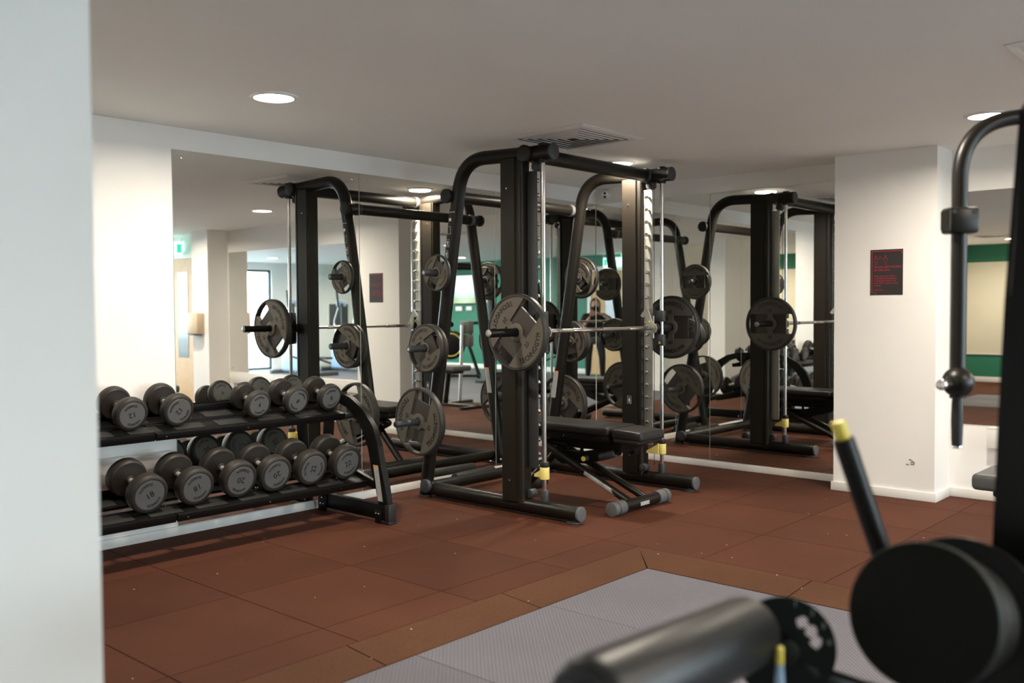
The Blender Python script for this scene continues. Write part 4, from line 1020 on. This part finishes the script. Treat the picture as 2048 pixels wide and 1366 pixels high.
    # hands
    def hand(w, fwd, side, nrm, m=skin_m):
        palm = w+fwd*.045
        skin('hand', [w, palm, palm+fwd*.02], [(0, 1), (1, 2)], [(.022, .022), (.036, .017), (.038, .015)], m)
        for i, (off, ln) in enumerate(((-.030, .060), (-.010, .072), (.010, .068), (.029, .054))):
            b0 = palm+fwd*.03+side*off; skin('finger', [b0-fwd*.02, b0+fwd*ln*.4, b0+fwd*ln*.75+nrm*.016, b0+fwd*ln*.9+nrm*.038], [(0, 1), (1, 2), (2, 3)], [.010, .0095, .0088, .0075], m)
        t0 = w+fwd*.02+side*.026; skin('thumb', [t0, t0+side*.03+fwd*.025, t0+side*.036+fwd*.055+nrm*.012], [(0, 1), (1, 2)], [.013, .0115, .009], m)
    hand(J['lw'], (rt*.8+f*.1+up*.25).normalized(), (f*-.9).normalized(), up)
    hand(J['rw'], (f*.1-rt*.35+up*.93).normalized(), (-rt*.9-up*.3).normalized(), -f)
    # camera, lens front just behind the view point
    k = root('photo_camera', 'black camera held to the eye by person seen in mirrors', 'camera', tuple(P(-.14, 0, 1.25)))
    bm = B(); c = Vector((0, 0, 1.3)); Mx = Matrix((rt, f, up)).transposed().to_4x4(); Mx.translation = c-f*.145
    box(bm, (-.068, -.03, -.05), (.068, .03, .038), .01, Mx); box(bm, (-.025, -.035, .03), (.025, .03, .06), .008, Mx); obj('camera_body', bm, rubber_m, k)
    bm = B(); cyl(bm, c-f*.118, c-f*.03, .036, 28, .003); obj('lens_barrel', bm, rack_m, k)
    bm = B(); cyl(bm, c-f*.030, c-f*.028, .028, 24); obj('front_glass', bm, mat('lens_glass', (.01, .01, .015), .05, coat=1), k)
person()

# doors, exit signs
def door(name, label_parts, axis, c, a0, a1, sgn, z1=2.04, vis=True):
    r = root(name, None, None, ((c, (a0+a1)/2, 0) if axis == 'x' else ((a0+a1)/2, c, 0)), kind='structure')
    def bx(bm, o0, o1, a, b, p, q, bev=0):
        lo, hi = sorted((c+sgn*o0, c+sgn*o1)); box(bm, (lo, a, p), (hi, b, q), bev) if axis == 'x' else box(bm, (a, lo, p), (b, hi, q), bev)
    bm = B(); bx(bm, 0, .03, a0-.09, a0, 0, z1+.09); bx(bm, 0, .03, a1, a1+.09, 0, z1+.09); bx(bm, 0, .03, a0, a1, z1, z1+.09); obj('architrave', bm, trim_m, r, smooth=False)
    bm = B(); bx(bm, .001, .02, a0, a1, 0.005, z1); obj('door_leaf', bm, wood_m, r, smooth=False)
    w = a1-a0
    bm = B(); bx(bm, .018, .024, a0+w*.35, a0+w*.62, .65, 1.85); obj('vision_panel', bm, mat('door_glass', (.10, .13, .15), .1), r, smooth=False)
    bm = B(); bx(bm, .018, .03, a0+.03, a0+.09, .95, 1.15); bx(bm, .03, .06, a0+.05, a0+.07, 1.04, 1.06); obj('door_handle', bm, steel_m, r)
    bm = B(); bx(bm, .018, .023, a0+.03, a0+.13, 1.35, 1.45); obj('door_sign', bm, blue_m, r, smooth=False)
door('door_1', None, 'x', XE, -2.65, -1.62, -1); door('door_2', None, 'x', XW, -1.15, -.15, 1)
def exit_sign(c, ax, w, label):
    r = root('exit_sign', label, 'sign', tuple(c))
    d = Vector(ax); s = Vector((0, 0, 1)).cross(d).normalized(); M = Matrix((s, Vector((0, 0, 1)), d)).transposed().to_4x4(); M.translation = Vector(c)
    bm = B(); box(bm, (-w/2, -.09, -.02), (w/2, .09, .02), .004, M); obj('lit_panel', bm, exit_m, r)
    bm = B()
    for f in (.0205,):
        M2 = M @ Matrix.Translation((.05, -.03, f)) @ Matrix.Scale(.09, 4)
        box(bm, (-w/2+.02, -.06, f-.001), (-w/2+.09, .06, f+.001), 0, M)
        bm2 = None
        vs, fs = glyph('EXIT', .01); nv = [bm.verts.new(M2 @ v) for v in vs]
        for q in fs: bm.faces.new([nv[i] for i in q])
    obj('exit_print', bm, exitg_m, r, smooth=False)
    bm = B(); box(bm, (-w/2, .09, -.004), (-w/2+.01, .14, .004), 0, M); box(bm, (w/2-.01, .09, -.004), (w/2, .14, .004), 0, M); obj('bracket', bm, steel_m, r)
exit_sign((XW+.06, -.60, 2.20), (1, 0, 0), .42, 'lit green exit sign over wooden door, seen behind the photographing person')
exit_sign((6.60, -2.15, 2.18), (0, 1, 0), .34, 'lit green exit sign at far left inside the left mirror')

# windows
def window(name, axis, c, a0, a1, z0, z1, nmul, sgn):
    r = root(name, None, None, ((c, (a0+a1)/2, z0) if axis == 'x' else ((a0+a1)/2, c, z0)), kind='structure')
    def bx(bm, o0, o1, a, b, p, q, bev=0):
        lo, hi = sorted((c+sgn*o0, c+sgn*o1)); box(bm, (lo, a, p), (hi, b, q), bev) if axis == 'x' else box(bm, (a, lo, p), (b, hi, q), bev)
    bm = B(); f = .05
    bx(bm, .04, .10, a0, a1, z0, z0+f); bx(bm, .04, .10, a0, a1, z1-f, z1)
    for k in range(nmul+1):
        x = a0+(a1-a0-f)*k/nmul; bx(bm, .04, .10, x, x+f, z0+f, z1-f)
    obj('window_frame', bm, dark_m, r, smooth=False)
    for k in range(nmul):
        x = a0+(a1-a0-f)*k/nmul; bm = B(); bx(bm, .065, .071, x+f, x+(a1-a0-f)/nmul, z0+f, z1-f); obj('pane', bm, glass_m, r, smooth=False)
window('window_1', 'x', XE, -7.2, -3.2, .5, 2.25, 3, 1)
window('window_2', 'y', YS, 3.1, 6.5, .3, 2.3, 3, -1)
window('window_3', 'y', YS, 1.55, 2.55, 0.0, 2.2, 1, -1)

# far zone mirror with its cream reflection painted flat, tv, etc.
r = root('painted_mirror', 'mirror on the far green wall, its cream reflection painted on, seen in bay mirror', 'painted mirror', (XW2, 2.7, .48))
bm = B(); box(bm, (XW2, YW2+.05, .49), (XW2+.02, YN-.04, 2.06), .004); obj('panel', bm, cream_m, r)
bm = B(); box(bm, (XW2, YW2+.05, .472), (XW2+.028, YN-.04, .49), .003); box(bm, (XW2+.02, 2.4, .40), (XW2+.08, 3.95, .53), .004); obj('ledge', bm, trim_m, r)
r = root('television', 'wall television with reflected sky over green painted on its screen, seen in the left mirror', 'television', (XW+.05, -4.45, 1.4))
bm = B(); box(bm, (XW+.02, -5.02, 1.42), (XW+.06, -3.88, 2.08), .008); obj('casing', bm, rubber_m, r)
bm = B(); box(bm, (XW+.061, -5.0, 1.44), (XW+.063, -3.90, 2.06)); obj('screen', bm, tv_m, r, smooth=False)
r = root('wall_socket', 'white double socket box on green wall below the television', 'socket', (XW, -4.6, 1.25))
bm = B(); box(bm, (XW, -4.95, 1.27), (XW+.04, -4.75, 1.37), .006); box(bm, (XW, -4.62, 1.28), (XW+.04, -4.45, 1.37), .006); obj('socket_box', bm, trim_m, r)
r = root('towel_dispenser', 'beige dispenser on the small white pillar in left mirror', 'dispenser', (6.44, -1.2, 1.05))
bm = B(); box(bm, (6.38, -1.36, 1.0), (6.49, -1.10, 1.28), .015); obj('dispenser_body', bm, paper_m, r)
bm = B(); box(bm, (6.375, -1.33, .985), (6.46, -1.13, 1.002), .004); obj('dispenser_slot', bm, plast_m, r)
r = root('notice_panel', 'grey notice panel on far pale wall seen through the mirrors', 'notice', (-.17, YS, .9))
bm = B(); box(bm, (-.55, YS, .95), (.0, YS+.02, 1.45), .003); obj('panel', bm, gvinyl_m, r)
bm = B(); box(bm, (-.56, YS, .94), (.01, YS+.012, 1.46), .003); obj('panel_frame', bm, trim_m, r)

def bike():
    r = root('exercise_bike', 'black exercise bike with yellow wheel ring by the green wall', 'exercise bike', (.9, -2.9, MZ))
    c = Vector((.78, -2.93, .62)); ax = Vector((.75, .66, 0))
    bm = B(); cyl(bm, c-ax*.06, c+ax*.06, .29, 40, .03); obj('wheel_cover', bm, rack_m, r)
    t = ax.cross(Vector((0, 0, 1))).normalized()
    for s in (-1, 1):
        bm = B(); pts = [c+ax*.062*s+t*.22*math.cos(a*PI/16)+Vector((0, 0, .22*math.sin(a*PI/16))) for a in range(33)]; tube(bm, pts, .010, 8, False); obj('wheel_ring', bm, yel_m, r, label='yellow ring')
    bm = B(); tube(bm, [c-t*.55+Vector((0, 0, -.60)), c-t*.35+Vector((0, 0, .0)), c-t*.42+Vector((0, 0, .40))], .035, 12); tube(bm, [c-t*.4, c+t*.1], .04, 12); obj('frame', bm, black_m, r)
    bm = B(); tube(bm, [c+t*.25+Vector((0, 0, .1)), c+t*.30+Vector((0, 0, .62))], .03, 12); obj('handle_post', bm, black_m, r)
    bm = B(); q = c+t*.30+Vector((0, 0, .62)); tube(bm, fillet([q-t*.2-ax*.2, q-ax*.2, q+ax*.2, q-t*.2+ax*.2], .05, 5), .016, 12); obj('handlebar', bm, rubber_m, r)
    bm = B(); q = c-t*.42+Vector((0, 0, .42)); box(bm, q-Vector((.10, .10, .03)), q+Vector((.10, .10, .03)), .025); obj('saddle', bm, vinyl_m, r)
    bm = B()
    for s in (-.55, .45):
        q = c+t*s; q = Vector((q.x, q.y, MZ+.03)); tube(bm, [q-ax*.28, q+ax*.28], .03, 12)
    q = c-t*.55; tube(bm, [(q.x, q.y, MZ+.04), (*(c+t*.45).xy, MZ+.04)], .03, 12); obj('base', bm, rack_m, r)
bike()
def elliptical(x, y, label):
    r = root('elliptical_trainer', label, 'elliptical trainer', (x, y, MZ))
    bm = B(); box(bm, (x-.12, y-.35, MZ+.05), (x+.12, y+.30, MZ+.65), .09); obj('drive_housing', bm, blue_m, r)
    bm = B(); box(bm, (x-.30, y-.50, MZ), (x+.30, y-.40, MZ+.08), .02); box(bm, (x-.30, y+1.0, MZ), (x+.30, y+1.1, MZ+.08), .02); box(bm, (x-.05, y-.45, MZ+.02), (x+.05, y+1.05, MZ+.09), .02); obj('base', bm, gvinyl_m, r)
    for s in (-1, 1):
        bm = B(); tube(bm, fillet([(x+s*.22, y+.20, .35), (x+s*.26, y+.02, 1.05), (x+s*.28, y+.20, 1.35), (x+s*.26, y+.12, 1.72)], .12, 6), .02, 12); obj('moving_arm', bm, steel_m, r)
        bm = B(); tube(bm, [(x+s*.28, y+.20, 1.36), (x+s*.26, y+.12, 1.72)], .024, 12); obj('arm_grip', bm, rubber_m, r)
        bm = B(); tube(bm, [(x+s*.2, y+.2, .35), (x+s*.2, y+.95, .22)], .022, 12); box(bm, (x+s*.2-.08, y+.55, .30), (x+s*.2+.08, y+.92, .34), .01); obj('pedal_arm', bm, rubber_m, r)
    bm = B(); tube(bm, [(x, y, .6), (x, y-.05, 1.45)], .035, 14); obj('mast', bm, plast_m, r)
    bm = B(); box(bm, (x-.13, y-.08, 1.38), (x+.13, y-.04, 1.52), .015); obj('console', bm, blue_m, r)
elliptical(1.95, -6.4, 'elliptical trainer with blue housing far behind, left one in the mirror')
elliptical(.75, -6.3, 'elliptical trainer with blue housing far behind, right one in the mirror')
def cable_tower():
    x, y = 1.6, -1.9
    r = root('cable_tower', 'black cable machine tower with crossbar, seen in left mirror', 'gym machine', (x, y, MZ))
    for dx, dy in ((-.45, .42), (.45, -.42)):
        bm = B(); box(bm, (x+dx-.06, y+dy-.06, MZ), (x+dx+.06, y+dy+.06, 2.12), .015); obj('upright', bm, rack_m, r)
        bm = B(); box(bm, (x+dx-.25, y+dy-.2, MZ), (x+dx+.25, y+dy+.2, MZ+.05), .01); obj('foot', bm, rack_m, r)
    bm = B(); tube(bm, [(x-.45, y+.42, 2.06), (x+.45, y-.42, 2.06)], .05, 14); obj('crossbar', bm, rack_m, r)
cable_tower()

# tidy helper properties
for o in bpy.data.objects:
    if '_o' in o: del o['_o']
